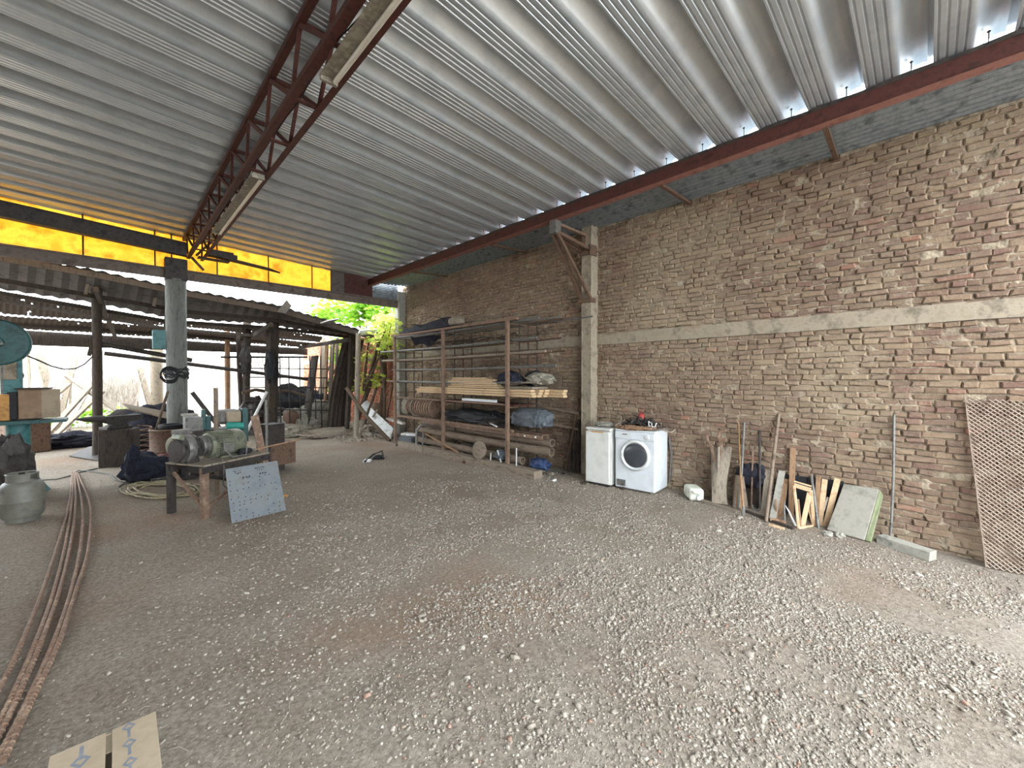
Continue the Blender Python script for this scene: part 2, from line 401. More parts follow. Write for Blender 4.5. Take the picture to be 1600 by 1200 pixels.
# floor: one relief grid, fine near the camera, coarse in the yard behind
def axis(segs):
    out = []
    for a, b, st in segs: out += list(np.arange(a, b, st))
    out.append(segs[-1][1]); return np.array(out)
gx = axis([(-14, -2.0, 0.6), (-2.0, 6.4, 0.045), (6.4, 16, 0.8)])
gy = axis([(-12, -1.5, 0.4), (-1.5, 6.5, 0.045), (6.5, 13, 0.11), (13, 34, 0.5)])
vs = []
for x in gx:
    for y in gy:
        q = V((x, y, 0))
        z = fz(x, y) + 0.016 * noise.fractal(q * 1.1, 1.0, 2.0, 3) + 0.006 * noise.noise(q * 9.0)
        vs.append((x, y, z))
ny = len(gy); fs = []
for i in range(len(gx) - 1):
    for j in range(ny - 1):
        a = i * ny + j; fs.append((a, a + ny, a + ny + 1, a + 1))
mb = M(); mb.v = vs; mb.f = fs
struct(mb, 'floor', 'dirt', smooth=True)
EXTRA_FLOOR = 0.0

# brick wall: every brick an irregular chamfered block in a bed of rough mortar
def brick_wall(name, x, y0, y1, z0, z1, bm, seed, ph=0.0655, bl=0.132):
    rng = random.Random(seed); mb = M(); vs = mb.v; fs = mb.f
    nz = int((z1 - z0) / ph)
    for c in range(nz):
        zc = z0 + (c + 0.5) * ph
        y = y0 + rng.uniform(-bl, 0)
        while y < y1:
            L = bl * (rng.uniform(0.8, 1.2) if rng.random() > 0.22 else rng.uniform(1.6, 1.95))
            a = max(y + 0.004, y0); b = min(y + L - 0.004, y1); y += L
            if b - a < 0.03 or rng.random() < 0.018: continue
            wv = 0.012 * noise.noise(V((y * 0.6, zc * 0.8, seed)))
            h = ph / 2 - rng.uniform(0.001, 0.008); pr = rng.uniform(0.0, 0.028); n = len(vs)
            j = lambda s: rng.uniform(-s, s)
            tl = j(0.005)
            c4 = [(a + j(.011), zc + wv - h - tl + j(.006)), (b + j(.011), zc + wv - h + tl + j(.006)),
                  (b + j(.011), zc + wv + h + tl + j(.006)), (a + j(.011), zc + wv + h - tl + j(.006))]
            my = (a + b) / 2; mz = zc + wv
            for py, pz in c4: vs.append((x + 0.03, py, pz))
            for py, pz in c4: vs.append((x + 0.004 - pr * 0.6, py, pz))
            for py, pz in c4:
                vs.append((x - pr + j(.004), py + math.copysign(.012, my - py), pz + math.copysign(.008, mz - pz)))
            for k in range(4):
                k2 = (k + 1) % 4
                fs.append((n + k, n + 4 + k, n + 4 + k2, n + k2))
                fs.append((n + 4 + k, n + 8 + k, n + 8 + k2, n + 4 + k2))
            fs.append((n + 8, n + 11, n + 10, n + 9))
    o = mb.build(name, bm); o['kind'] = 'structure'
    # mortar bed and wall body
    m2 = M()
    st = 0.035; nyy = int((y1 - y0) / st); nzz = int((z1 - z0) / st)
    m2.sheet(lambda a, b: (x + 0.006 + 0.020 * noise.fractal(V((a * (y1 - y0) * 7, b * (z1 - z0) * 9, seed)), 0.7, 2, 3), y0 + a * (y1 - y0), z0 + b * (z1 - z0)), nyy, nzz)
    m2.box((x + 0.14, (y0 + y1) / 2, (z0 + z1) / 2), (0.2, y1 - y0, z1 - z0))
    c = m2.build('mortar_bed', 'mortar', o)
    return o
brick_wall('wall_right', WX, -1.9, YB + 0.1, -0.15, 4.235, 'brick', 3)
brick_wall('wall_yard_right', WX + 0.02, YB + 0.1, 19.0, -0.15, 3.1, 'brick_red', 5)

def rough_band(name, y0, y1, z0, z1, x0, x1, m, seed=0):
    mb = M()
    n = int((y1 - y0) / 0.08)
    def fn(a, b):
        y = y0 + a * (y1 - y0)
        k = b * 5
        e = 0.008 * noise.fractal(V((y * 2.2, k, seed)), 1, 2, 3)
        if k < 1: return (x1, y, z0 + e)
        if k > 4: return (x1, y, z1 + e)
        return (x0 + e, y, z0 + (z1 - z0) * (k - 1) / 3 + e)
    mb.sheet(fn, n, 5)
    return struct(mb, name, m, smooth=True)
rough_band('trim_1', -1.9, YB + 0.1, 2.205, 2.385, WX - 0.03, WX + 0.05, 'concrete', 1)
rough_band('trim_2', YB + 0.1, 19.0, 2.205, 2.385, WX - 0.01, WX + 0.05, 'concrete', 2)
# concrete pillar with a grooved face, beside the white cabinet
mb = M(); mb.box((WX - 0.09, 4.065, 2.07), (0.20, 0.21, 4.34)); mb.box((WX - 0.185, 3.975, 2.07), (0.02, 0.025, 4.34)); mb.box((WX - 0.185, 4.155, 2.07), (0.02, 0.025, 4.34))
struct(mb, 'trim_3', 'concrete', bevel=0.012)
mb = M(); mb.box((WX - 0.12, YB + 0.02, 1.95), (0.24, 0.2, 4.2)); mb.box((WX - 0.2, YB - 0.09, 1.95), (0.06, 0.03, 4.2))
struct(mb, 'trim_4', 'concrete_grey', bevel=0.012)

# ribbed sheet roof, monopitch, falling towards the brick wall
def roof():
    P = 0.425; prof = []
    y0 = -1.475; n = 28
    for k in range(n):
        b = y0 + k * P
        prof += [(b, 0)]
        for q in (0.022, 0.072, 0.122, 0.172): prof += [(b + q - .010, 0), (b + q - .003, .010), (b + q + .003, .010), (b + q + .010, 0)]
        prof += [(b + .196, 0), (b + .214, .070), (b + .230, .100), (b + .262, .112), (b + .292, .106), (b + .322, .088), (b + .354, .056), (b + .386, .022), (b + .405, .003)]
    xs = [-7.0, -3, 0, 1.1, 3, 5.0]
    mb = M(); w = len(prof)
    for x in xs:
        for (y, h) in prof: mb.v.append((x, y, roof_z(x) + h))
    for i in range(len(xs) - 1):
        for j in range(w - 1):
            a = i * w + j; mb.f.append((a, a + 1, a + 1 + w, a + w))
    return mb
o = struct(roof(), 'ceiling', 'galv', smooth=True)
# eaves gutter sheet between beam and wall, ribs run with the wall
mb = M(); w = 121; prof = [(4.90 + i * (1.16 / 120), 4.165 + 0.016 * math.sin(i * 2 * math.pi / 11.0) + i * 0.0004) for i in range(w)]
for y in (-1.4, YB - 0.1):
    for x, z in prof: mb.v.append((x, y, z))
for j in range(w - 1): mb.f.append((j, j + 1, j + 1 + w, j + w))
struct(mb, 'ceiling_gutter', 'galv_dull', smooth=True)
# far-side building wall left, out of the picture, closes the room
mb = M(); mb.box((-7.1, 4.0, 2.2), (0.2, 12.6, 4.8)); struct(mb, 'wall_left', 'plywood')
mb = M(); mb.box((-4.1, -2.6, 2.2), (6.0, 0.2, 4.8)); struct(mb, 'wall_front_light_block', 'plywood')  # unseen panel added behind the camera to block daylight on the left

# back fascia: board, plywood offcuts, yellow fibreglass panes
mb = M(); mb.box(((-7 + 5.75) / 2, YB, 3.685), (12.75, 0.06, 0.19)); mb.box(((-7 + 5.75) / 2, YB - 0.05, 3.77), (12.75, 0.04, 0.03))
struct(mb, 'wall_back', 'fascia')
mb = M(); mb.box((4.10, YB - 0.02, 4.02), (0.36, 0.03, 0.56)); struct(mb, 'wall_back_plywood', 'plywood')
mb = M(); mb.box((4.61, YB - 0.03, 4.02), (0.74, 0.03, 0.54)); struct(mb, 'wall_back_brown_board', 'rust_red')
mb = M()
for i in range(16): mb.tube([(4.97, YB, 3.62 + i * 0.042), (5.75, YB, 3.62 + i * 0.042)], 0.023, 8)
struct(mb, 'wall_back_corrugated', 'galv_dull', smooth=True)
xe = [3.92]
for u in (487, 419, 339, 268, 242, 130): xe.append(onY(u, 400, YB).x)
xe += [-2.4, -3.4, -4.4, -5.6, -6.9]
for i in range(len(xe) - 1):
    a, b = xe[i + 1] + 0.008, xe[i] - 0.008
    mb = M()
    def fn(s, t):
        x = a + (b - a) * s; zt = roof_z(x) + 0.05
        return (x, YB + 0.012 * math.sin(s * 9 + i), 3.76 + (zt - 3.76) * t)
    mb.sheet(fn, 10, 2, t=0.004)
    struct(mb, 'window_%d' % (i + 1), 'yellow', smooth=True)
    mb = M(); mb.box((xe[i], YB - 0.01, (3.76 + roof_z(xe[i]) + .09) / 2), (0.022, 0.02, roof_z(xe[i]) + .09 - 3.76)); struct(mb, 'trim_%d' % (i + 10), 'wood_dark')

# ------------------------------------------------------------------ STEEL ROOF STRUCTURE
# red eaves beam
t = thing('eaves_beam', (4.91, 4.2, 4.07), 'dark red steel eaves beam running along the top of the brick wall', 'beam')
mb = M(); mb.box((4.865, 4.2, 4.145), (0.02, 12.3, 0.15)); mb.build('web', 'rust_red', t)
mb = M(); mb.box((4.915, 4.2, 4.076), (0.12, 12.3, 0.014)); mb.box((4.915, 4.2, 4.225), (0.12, 12.3, 0.014)); mb.build('flange', 'flange_lit', t)
mb = M()
def fn(a, b):
    y = -1.9 + a * 12.2
    return (4.852 - 0.006 * b, y, 4.205 + (0.032 + 0.012 * noise.noise(V((y * 3.3, 0, 0)))) * b)
mb.sheet(fn, 240, 2); mb.build('felt_strip', 'dark_steel', t)
for k in range(26):
    y = -1.9 + 0.425 * (k + 1) - 0.1
    if y > 10: break
    mb = M(); mb.tube([(4.84, y, 4.22), (4.835, y, 4.30)], 0.0035, 6); mb.lathe((4.835, y, 4.30), (0, 0, 1), [(0.009, 0), (0.012, 0.006), (0.004, 0.014)], 8)
    mb.build('hook_bolt', 'dark_steel', t)
# short struts beam -> wall
for k, (y, lab) in enumerate(((0.72, 'short rusty strut from beam to brick wall, nearest the camera'), (2.38, 'short rusty strut from beam to wall, between pillar bracket and nearest strut'),
                     (5.6, 'short rusty strut from beam to wall, first one beyond the pillar bracket'), (8.3, 'short rusty strut under the eaves in the far corner above the rack'))):
    mb = M(); mb.bar((4.95, y, 4.075), (WX + 0.0, y + 0.04, 4.15), 0.045, 0.035)
    mb.box((WX - 0.01, y + 0.04, 4.15), (0.02, 0.07, 0.07))
    single(mb, 'eaves_strut', 'rust', lab, 'strut', 'struts between eaves beam and wall')
# pillar bracket
t = thing('wall_bracket', (WX - 0.2, 4.065, 2.9), 'rusty triangular steel bracket clamped to the concrete pillar holding up the eaves beam', 'bracket')
yb = 4.065; xp = WX - 0.2
mb = M(); mb.box((4.93, yb, 3.97), (0.13, 0.13, 0.20)); mb.build('beam_shoe', 'grey_steel', t, bevel=0.006)
mb = M(); mb.bar((4.93, yb, 4.045), (xp + 0.05, yb, 4.045), 0.05, 0.04); mb.bar((xp - 0.02, yb, 4.045), (xp - 0.02, yb, 3.84), 0.04, 0.04); mb.build('upper_arm', 'rust_pale', t)
for s in (-1, 1):
    mb = M(); mb.bar((4.95, yb + s * 0.05, 3.89), (xp + 0.02, yb + s * 0.09, 3.79), 0.035, 0.05); mb.build('arm', 'rust', t)
    mb = M(); mb.bar((4.93, yb + s * 0.045, 3.88), (xp + 0.0, yb + s * 0.09, 2.98), 0.04, 0.045); mb.build('diagonal', 'rust', t)
mb = M(); mb.box((xp + 0.03, yb - 0.125, 3.78), (0.2, 0.02, 0.17)); mb.box((xp + 0.03, yb + 0.125, 3.78), (0.2, 0.02, 0.17)); mb.box((xp - 0.03, yb, 3.78), (0.02, 0.27, 0.12)); mb.tube([(xp + 0.1, yb - 0.16, 3.76), (xp + 0.1, yb + 0.16, 3.76)], 0.014, 8); mb.build('clamp', 'rust', t, bevel=0.01)
mb = M(); mb.box((xp + 0.03, yb - 0.12, 2.95), (0.16, 0.02, 0.08)); mb.box((xp + 0.03, yb + 0.12, 2.95), (0.16, 0.02, 0.08)); mb.box((xp - 0.035, yb, 2.95), (0.02, 0.26, 0.06)); mb.build('clamp', 'rust', t, bevel=0.008)

# lattice truss
TY0, TY1 = -1.9, 10.3
XL, XR, ZB, ZT = 1.12, 1.335, 4.00, 4.36
t = thing('roof_truss', (1.2, 4.2, ZB), 'long dark red lattice box truss carrying the middle of the metal roof', 'truss')
for x in (XL, XR):
    mb = M(); mb.box((x, (TY0 + TY1) / 2, ZB + 0.004), (0.055, TY1 - TY0, 0.008)); mb.box((x + (0.024 if x > 1.2 else -0.024), (TY0 + TY1) / 2, ZB + 0.028), (0.008, TY1 - TY0, 0.056)); mb.build('bottom_chord', 'rust_red', t)
for x in (1.06, 1.30):
    mb = M(); mb.box((x, (TY0 + TY1) / 2, ZT), (0.055, TY1 - TY0, 0.05)); mb.build('top_chord', 'rust_red', t)
ny = 15; st = (TY1 - TY0) / ny
for k in range(ny):
    y = TY0 + k * st
    for xb, xt in ((XL, 1.06), (XR, 1.30)):
        mb = M(); mb.bar((xb, y, ZB + 0.03), (xt, y + st / 2, ZT - 0.02), 0.036, 0.006 + 0.02, up=(1, 0, 0)); mb.build('brace', 'rust_red', t)
        mb = M(); mb.bar((xt, y + st / 2, ZT - 0.02), (xb, y + st, ZB + 0.03), 0.036, 0.006 + 0.02, up=(1, 0, 0)); mb.build('brace', 'rust_red', t)
    mb = M(); mb.bar((XL, y, ZB + 0.02), (XR, y, ZB + 0.02), 0.04, 0.02); mb.build('tie', 'rust_red', t)
    mb = M(); mb.bar((1.06, y + st / 2, ZT), (1.30, y + st / 2, ZT), 0.04, 0.03); mb.build('tie', 'rust_red', t)
# lamp fittings under the truss
for k, (y0, y1, lab) in enumerate(((0.95, 3.3, 'long dusty fluorescent fitting under the truss, nearest the camera'), (5.45, 8.0, 'long dusty fluorescent fitting under the far half of the truss'))):
    t2 = thing('fluorescent_fitting', (1.25, (y0 + y1) / 2, ZB), lab, 'light fitting', 'light fittings under the truss')
    mb = M(); mb.sheet(lambda a, b: (1.165 + 0.13 * b, y0 + (y1 - y0) * a, ZB - 0.012 + 0.03 * abs(b - 0.5) * -1), 2, 6, t=0.004); mb.box((1.23, (y0 + y1) / 2, ZB + 0.0), (0.07, y1 - y0, 0.03)); mb.build('reflector', 'fixture', t2)
    mb = M(); mb.tube([(1.275, y0 + 0.03, ZB - 0.045), (1.275, y1 - 0.03, ZB - 0.045)], 0.019, 14); mb.build('fluorescent_tube', 'tube_white', t2, smooth=True)
    for y in (y0, y1):
        mb = M(); mb.box((1.24, y, ZB - 0.03), (0.13, 0.03, 0.05)); mb.build('end_cap', 'fixture', t2, bevel=0.004)
    mb = M(); mb.tube([(1.2, y0 + 0.3, ZB), (1.2, y0 + 0.3, ZB + 0.1)], 0.004, 6); mb.build('hanger', 'cable', t2)
# wires along the truss
mb = M(); pts = []
for i in range(60):
    y = 0.2 + i * 0.165; pts.append((1.19 + 0.05 * noise.noise(V((y, 1, 0))), y, ZB + 0.12 - 0.07 * abs(math.sin(y * 1.9)) + 0.02 * noise.noise(V((y * 2, 5, 0)))))
mb.tube(pts, 0.005, 6); single(mb, 'electric_cable', 'black', 'thin black cable sagging along the inside of the truss', 'cable', smooth=True)
# cross beam at the back left and its stub
mb = M(); mb.bar((-7, 9.82, roof_z(-7) - 0.24), (1.05, 9.82, roof_z(1.05) - 0.36), 0.10, 0.24); mb.bar((-7, 9.82, roof_z(-7) - 0.13), (1.05, 9.82, roof_z(1.05) - 0.25), 0.16, 0.012); mb.bar((-7, 9.82, roof_z(-7) - 0.36), (1.05, 9.82, roof_z(1.05) - 0.48), 0.16, 0.012)
single(mb, 'cross_beam', 'dark_steel', 'dark horizontal steel beam crossing in front of the yellow panes, left of the truss', 'beam')
t = thing('beam_stub', (1.65, 9.75, 3.9), 'dark pointed flat bar sticking out right of the truss end in front of yellow panes', 'bracket')
mb = M(); mb.slab([(1.45, 9.6, 3.985), (2.35, 9.6, 3.90), (2.62, 9.78, 3.885), (1.45, 9.78, 3.985)], 0.03); mb.build('flat_bar', 'dark_steel', t)
mb = M(); mb.box((1.55, 9.72, 4.05), (0.42, 0.2, 0.12)); mb.box((1.70, 9.72, 4.03), (0.24, 0.22, 0.08)); mb.box((1.45, 9.72, 3.93), (0.5, 0.18, 0.02)); mb.build('clamp_block', 'dark_steel', t, bevel=0.008)
mb = M(); mb.bar((1.2, 9.9, 4.0), (1.45, 9.9, 4.33), 0.05, 0.04); mb.bar((1.15, 10.1, 4.0), (1.34, 10.1, 3.78), 0.05, 0.04); mb.build('brace', 'rust', t)

# thick post under the truss end, with a coil of cable round it
t = thing('roof_post', (0.93, 10.35, 0), 'thick grey round post under the far end of the truss', 'post')
mb = M(); mb.lathe((0.93, 10.35, -0.03), (0, 0, 1), [(0.165, 0), (0.165, 3.55), (0.165, 3.6)], 28); mb.build('shaft', 'column_dark', t, smooth=True)
mb = M(); mb.box((0.93, 10.35, 3.75), (0.34, 0.3, 0.42)); mb.build('head_block', 'dark_steel', t, bevel=0.01)
mb = M()
for k in range(7):
    p = [(0.93 + (0.18 + jit(.02)) * math.cos(a), 10.35 + (0.18 + jit(.01)) * math.sin(a), 1.74 + 0.08 * math.sin(a + k) + jit(0.05)) for a in np.linspace(0, 2 * math.pi, 22)]
    p[-1] = p[0]; mb.tube(p, 0.011, 6)
for k in range(5):
    c0 = V((0.80, 10.17, 1.70 + jit(.03)))
    p = [c0 + V((0.13 * math.cos(a) + jit(.01), 0.02 * math.sin(2 * a), 0.13 * math.sin(a))) for a in np.linspace(0, 2 * math.pi, 20)]
    mb.tube(p, 0.011, 6)
single(mb, 'cable_coil', 'black', 'dark coil of cable wrapped round the thick grey post', 'cable', smooth=True)

# ------------------------------------------------------------------ LEAN-TO SHED BEHIND
def polyl(pts, Y):
    return [onY(u, v, Y) for u, v in pts]
def samp(P, s):
    L = [0.0]
    for i in range(1, len(P)): L.append(L[-1] + (P[i] - P[i - 1]).length)
    d = s * L[-1]
    for i in range(1, len(P)):
        if d <= L[i] or i == len(P) - 1:
            t = (d - L[i - 1]) / max(1e-6, L[i] - L[i - 1]); return P[i - 1].lerp(P[i], min(1, max(0, t)))
def loft(A, B, nu, nv, rib=0.0, holes=0.0, seed=1, t=0.0):
    mb = M(); rng = random.Random(seed)
    def fn(a, b):
        p = samp(A, a).lerp(samp(B, a), b)
        return p + V((0, 0, rib * math.sin(a * nu * math.pi / 2) + 0.02 * noise.noise(V((a * 9, b * 3, seed)))))
    mb.sheet(fn, nu, nv, t)
    if holes:
        k = len(mb.f); mb.f = [f for i, f in enumerate(mb.f) if rng.random() > holes]
    return mb
shed = thing('lean_to_shed', (1.5, 13.5, 2.6), 'old dark lean-to shed roof of patched corrugated sheets full of light gaps', 'shed roof')
A0 = polyl([(-70, 384), (0, 395), (150, 422), (290, 452), (440, 478), (520, 503), (585, 521)], 11.0)
A1 = polyl([(-70, 440), (0, 452), (140, 472), (260, 496), (420, 507), (510, 522), (572, 527)], 13.0)
loft(A0, A1, 140, 6, rib=0.018, t=0.004).build('corrugated_sheet', 'shed_sheet', shed)
mb = loft(polyl([(-70, 447), (0, 459.5), (140, 479), (260, 500), (420, 512), (505, 526)], 13.2), polyl([(-70, 484), (0, 490.5), (148, 500.5), (300, 512), (500, 534)], 14.8), 300, 18, rib=0.012, holes=0.006, seed=4); mb.build('corrugated_sheet', 'wood_dark', shed)
mb = loft(polyl([(-70, 488), (0, 493), (148, 502.5), (300, 514), (500, 537)], 14.9), polyl([(-70, 505), (0, 511.5), (245, 526.5), (480, 543)], 16.2), 300, 14, rib=0.01, holes=0.006, seed=5); mb.build('corrugated_sheet', 'wood_dark', shed)
for a, b in ((-70, 95), (94, 302), (301, 480)):
    f = lambda u: 513.5 + u * 0.065
    g = lambda u: 538 + u * 0.035
    mb = M(); mb.slab([onY(a, g(a), 16.3), onY(b, g(b), 16.3), onY(b, f(b), 16.3), onY(a, f(a), 16.3)], 0.04); mb.build('eave_board', 'wood_dark', shed)
# purlins and rafters
for Y, pts, w in ((11.05, [(-70, 392), (0, 403), (150, 430), (290, 459), (440, 486), (520, 510), (583, 527)], 0.11), (12.0, [(-70, 428), (0, 438), (290, 487), (430, 500), (560, 524)], 0.09),
                  (12.9, [(-70, 446), (0, 458), (260, 502), (420, 512), (560, 528)], 0.09), (13.4, [(-70, 458), (0, 470), (260, 513), (500, 533)], 0.07), (15.6, [(-70, 500), (100, 512), (480, 537)], 0.08)):
    P = polyl(pts, Y); mb = M()
    for i in range(len(P) - 1): mb.bar(P[i], P[i + 1], w * 0.7, w)
    mb.build('purlin', 'wood_dark', shed)
for u in (150, 262, 424, 545):
    a = onY(u, 400 + u * 0.2 + 22, 11.1); b = V((a.x + 0.3, 16.2, 2.75))
    mb = M(); mb.bar(a, b, 0.07, 0.1); mb.build('rafter', 'wood_dark', shed)
for (u, v, Y) in ((137, 452, 11.9), (243, 471, 11.9)):
    p = onY(u, v, Y); mb = M(); mb.bar(p + V((0, 0, .1)), p + V((-.03, 0, -.1)), 0.1, 0.05); mb.build('pale_bracket', 'concrete', shed)
def pp(u0, v0, u1, v1, Y, w, h=None, m='wood_dark', name='shed_post', lab='', cat='post', grp=None, Yt=None, tube=False):
    a = onY(u0, v0, Y if Yt is None else Yt); b = onY(u1, v1, Y)
    mb = M()
    if tube: mb.tube([a, b], w / 2, 12)
    else: mb.bar(a, b, w, h or w)
    return single(mb, name, m, lab, cat, grp, smooth=tube)
G = 'posts of the lean-to shed'
def gpost(u0, v0, u1, Y, w, m, lab, tube=False):
    a = onY(u0, v0, Y); b = onY(u1, 600, Y); b.z = fz(b.x, Y) - 0.02
    mb = M()
    pts = [b.lerp(a, k / 6) + V((0.02 * noise.noise(V((k, u0, 0))), 0, 0)) for k in range(7)]
    mb.tube(pts, [w / 2 * (1 + 0.08 * jit(1)) for _ in pts], 10 if tube else 7)
    return single(mb, 'shed_post', m, lab, 'post', G, smooth=tube)
gpost(151, 446, 151, 12.1, 0.17, 'wood_dark', 'dark straight post of the shed, leftmost, just left of the big floor anvil', True)
gpost(355, 508, 355, 15.8, 0.15, 'wood_mid', 'thin brown shed post far back, against the white sky')
gpost(371, 512, 378, 15.0, 0.14, 'wood_dark', 'thin shed post leaning slightly, between thin brown post and dark hung post')
gpost(386, 500, 383, 13.8, 0.20, 'wood_dark', 'dark shed post with things hung on it, left of the thickest shed post')
gpost(426, 488, 421, 12.7, 0.34, 'wood_dark', 'thickest dark shed post standing right of the motor bench')
gpost(505, 528, 500, 15.0, 0.16, 'wood_grey', 'shed post behind the leaning dark board, at the end of the rebar grid')
gpost(560, 521, 556, 10.9, 0.14, 'wood_grey', 'slim greyish shed corner post nearest the storage rack', True)
gpost(549, 524, 541, 11.6, 0.13, 'wood_dark', 'dark shed post just left of the slim corner post')
pp(520, 531, 514, 668, 13.2, 0.24, 0.05, 'wood_grey', 'wooden_board', 'wide grey upright board beside the leaning corrugated sheet', 'board')
pp(511, 534, 507, 668, 13.3, 0.16, 0.05, 'wood_mid', 'wooden_board', 'narrow brown upright board left of the wide grey board', 'board')
pp(527, 528, 524, 660, 13.6, 0.14, 0.05, 'wood_dark', 'wooden_board', 'dark upright board squeezed behind the leaning corrugated sheet', 'board')
pp(492, 556, 478, 662, 13.0, 0.50, 0.05, 'wood_dark', 'wooden_board', 'wide dark board leaning against the rebar grid', 'board')
# leaning sheets
mb = M()
def fn(a, b):
    y = 12.2 - 0.5 * a + 0.9 * a
    c = onY(529 + 22 * a ** 1.6 + 3 * a, 668 - 140 * a, 12.0)
    return c + V((-0.32 + 0.62 * b, 0.03 * math.sin(b * 30), 0))
mb.sheet(fn, 16, 30, t=0.004); single(mb, 'corrugated_sheet', 'wood_dark', 'tall bowed corrugated sheet leaning by the dark shed post', 'metal sheet', smooth=True)
mb = M(); mb.slab([onY(548, 612, 12.6), onY(562, 612, 12.6), onY(572, 540, 12.8), onY(556, 536, 12.8)], 0.03)
single(mb, 'brown_panel', 'wood_mid', 'brown panel leaning behind the bowed corrugated sheet, lit from outside', 'panel')
# roof edge scraps
mb = M(); mb.slab([onY(433, 487, 11), onY(448, 468, 10.9), onY(456, 478, 10.9), onY(446, 490, 11)], 0.05); single(mb, 'sheet_offcut', 'grey_steel', 'grey metal offcut sticking up on the shed roof edge', 'metal scrap')
mb = M(); mb.slab([onY(500, 504, 11), onY(516, 504, 11), onY(529, 497, 10.9), onY(512, 500, 10.9)], 0.04); single(mb, 'sheet_offcut', 'grey_steel', 'flat grey scrap lying on the shed roof edge, right of the upright offcut', 'metal scrap')
mb = M(); mb.slab([onY(558, 523, 10.9), onY(585, 519, 10.9), onY(588, 513, 10.8), onY(562, 515, 10.8)], 0.04); single(mb, 'sheet_offcut', 'white_board', 'pale plank end overhanging the shed roof corner', 'plank')
# sloping pipes across the shed opening
pp(163, 552, 492, 594, 13.6, 0.10, m='dark_steel', name='steel_pipe', lab='long dark pipe sloping down to the right across the shed opening', cat='pipe', tube=True)
pp(150, 536, 300, 563, 12.15, 0.10, m='dark_steel', name='steel_pipe', lab='shorter dark bar hanging just above the long sloping pipe', cat='pipe', tube=True)
pp(345, 558, 480, 558, 13.85, 0.06, m='dark_steel', name='steel_pipe', lab='thin level bar behind the dark posts above the sloping pipe', cat='pipe', tube=True)
# rebar grid
t = thing('rebar_grid', onY(445, 665, 12.9), 'rusty welded rebar grid standing right of the thickest shed post', 'rebar grid')
for v in (575.5, 589.5, 605, 627, 640):
    mb = M(); mb.tube([onY(384, v, 12.9), onY(512, v + 1, 12.9)], 0.018, 6); mb.build('rod', 'dark_steel', t)
for u in (439, 453, 470, 486, 494, 503):
    mb = M(); mb.tube([onY(u, 668, 12.9), onY(u - 2, 556, 12.9)], 0.016, 6); mb.build('rod', 'dark_steel', t)
# hung bits on the dark posts
mb = M(); mb.blob(onY(424, 575, 12.45), (0.16, 0.12, 0.42), 3, 0.4, flat=False); single(mb, 'hanging_bag', 'black', 'dark bag hanging on the thickest shed post', 'bag', smooth=True)
mb = M()
for k in range(3):
    c = onY(414 + 8 * k, 562, 12.4); mb.tube([c + V((0.18 * math.cos(a), 0, 0.28 * math.sin(a))) for a in np.linspace(0, 2 * math.pi, 18)], 0.009, 5)
single(mb, 'wire_loops', 'black', 'loops of wire hanging beside the dark bag on the shed post', 'wire', smooth=True)
mb = M(); mb.blob(onY(384, 560, 13.6), (0.14, 0.12, 0.4), 9, 0.4, flat=False); single(mb, 'hanging_bag', 'dark_steel', 'dark lumpy bundle hung on the second thick shed post', 'bundle', smooth=True)
mb = M(); mb.box(onY(252, 531, 10.42) + V((-.01, 0, 0)), (0.24, 0.2, 0.36)); single(mb, 'meter_box', 'teal', 'turquoise box hung under the shed roof beside the thick grey post', 'box', bevel=0.01)
pp(146, 525, 139, 556, 12.1, 0.10, 0.06, 'wood_dark', 'roof_brace', 'short slanting brace left of the leftmost shed post', 'brace')
mb = M()
P = [onY(u, v, 9.1 + (u - 24) * .0245) for u, v in ((24, 553), (40, 555), (60, 563), (80, 572), (100, 577), (118, 576), (132, 569), (146, 556))]
mb.tube(P, 0.012, 6); single(mb, 'electric_cable', 'black', 'black cable sagging between the band saw and the leftmost shed post', 'cable', smooth=True)
mb = M(); mb.tube([onY(24, 556, 9.1), onY(27, 570, 9.1), onY(28, 583, 9.1)], 0.008, 6); mb.blob(onY(29, 587, 9.1), (0.055, 0.05, 0.07), 2, 0.1, flat=False, seg=14, rings=8); single(mb, 'pull_switch', 'black', 'small black plug dangling by the band saw', 'plug', smooth=True)
pp(300, 613, 348, 675, 12.6, 0.09, m='dark_steel', name='steel_bar', lab='dark bar slanting down right of the thick grey post', cat='bar')
mb = M(); mb.tube([onY(417, 612, 12.2), onY(385, 676, 12.2), V((onY(371, 704, 12.2).x, 12.2, 0.0))], 0.035, 8); single(mb, 'white_pipe', 'plastic_white', 'short white pipe leaning behind the motor bench', 'pipe', smooth=True)

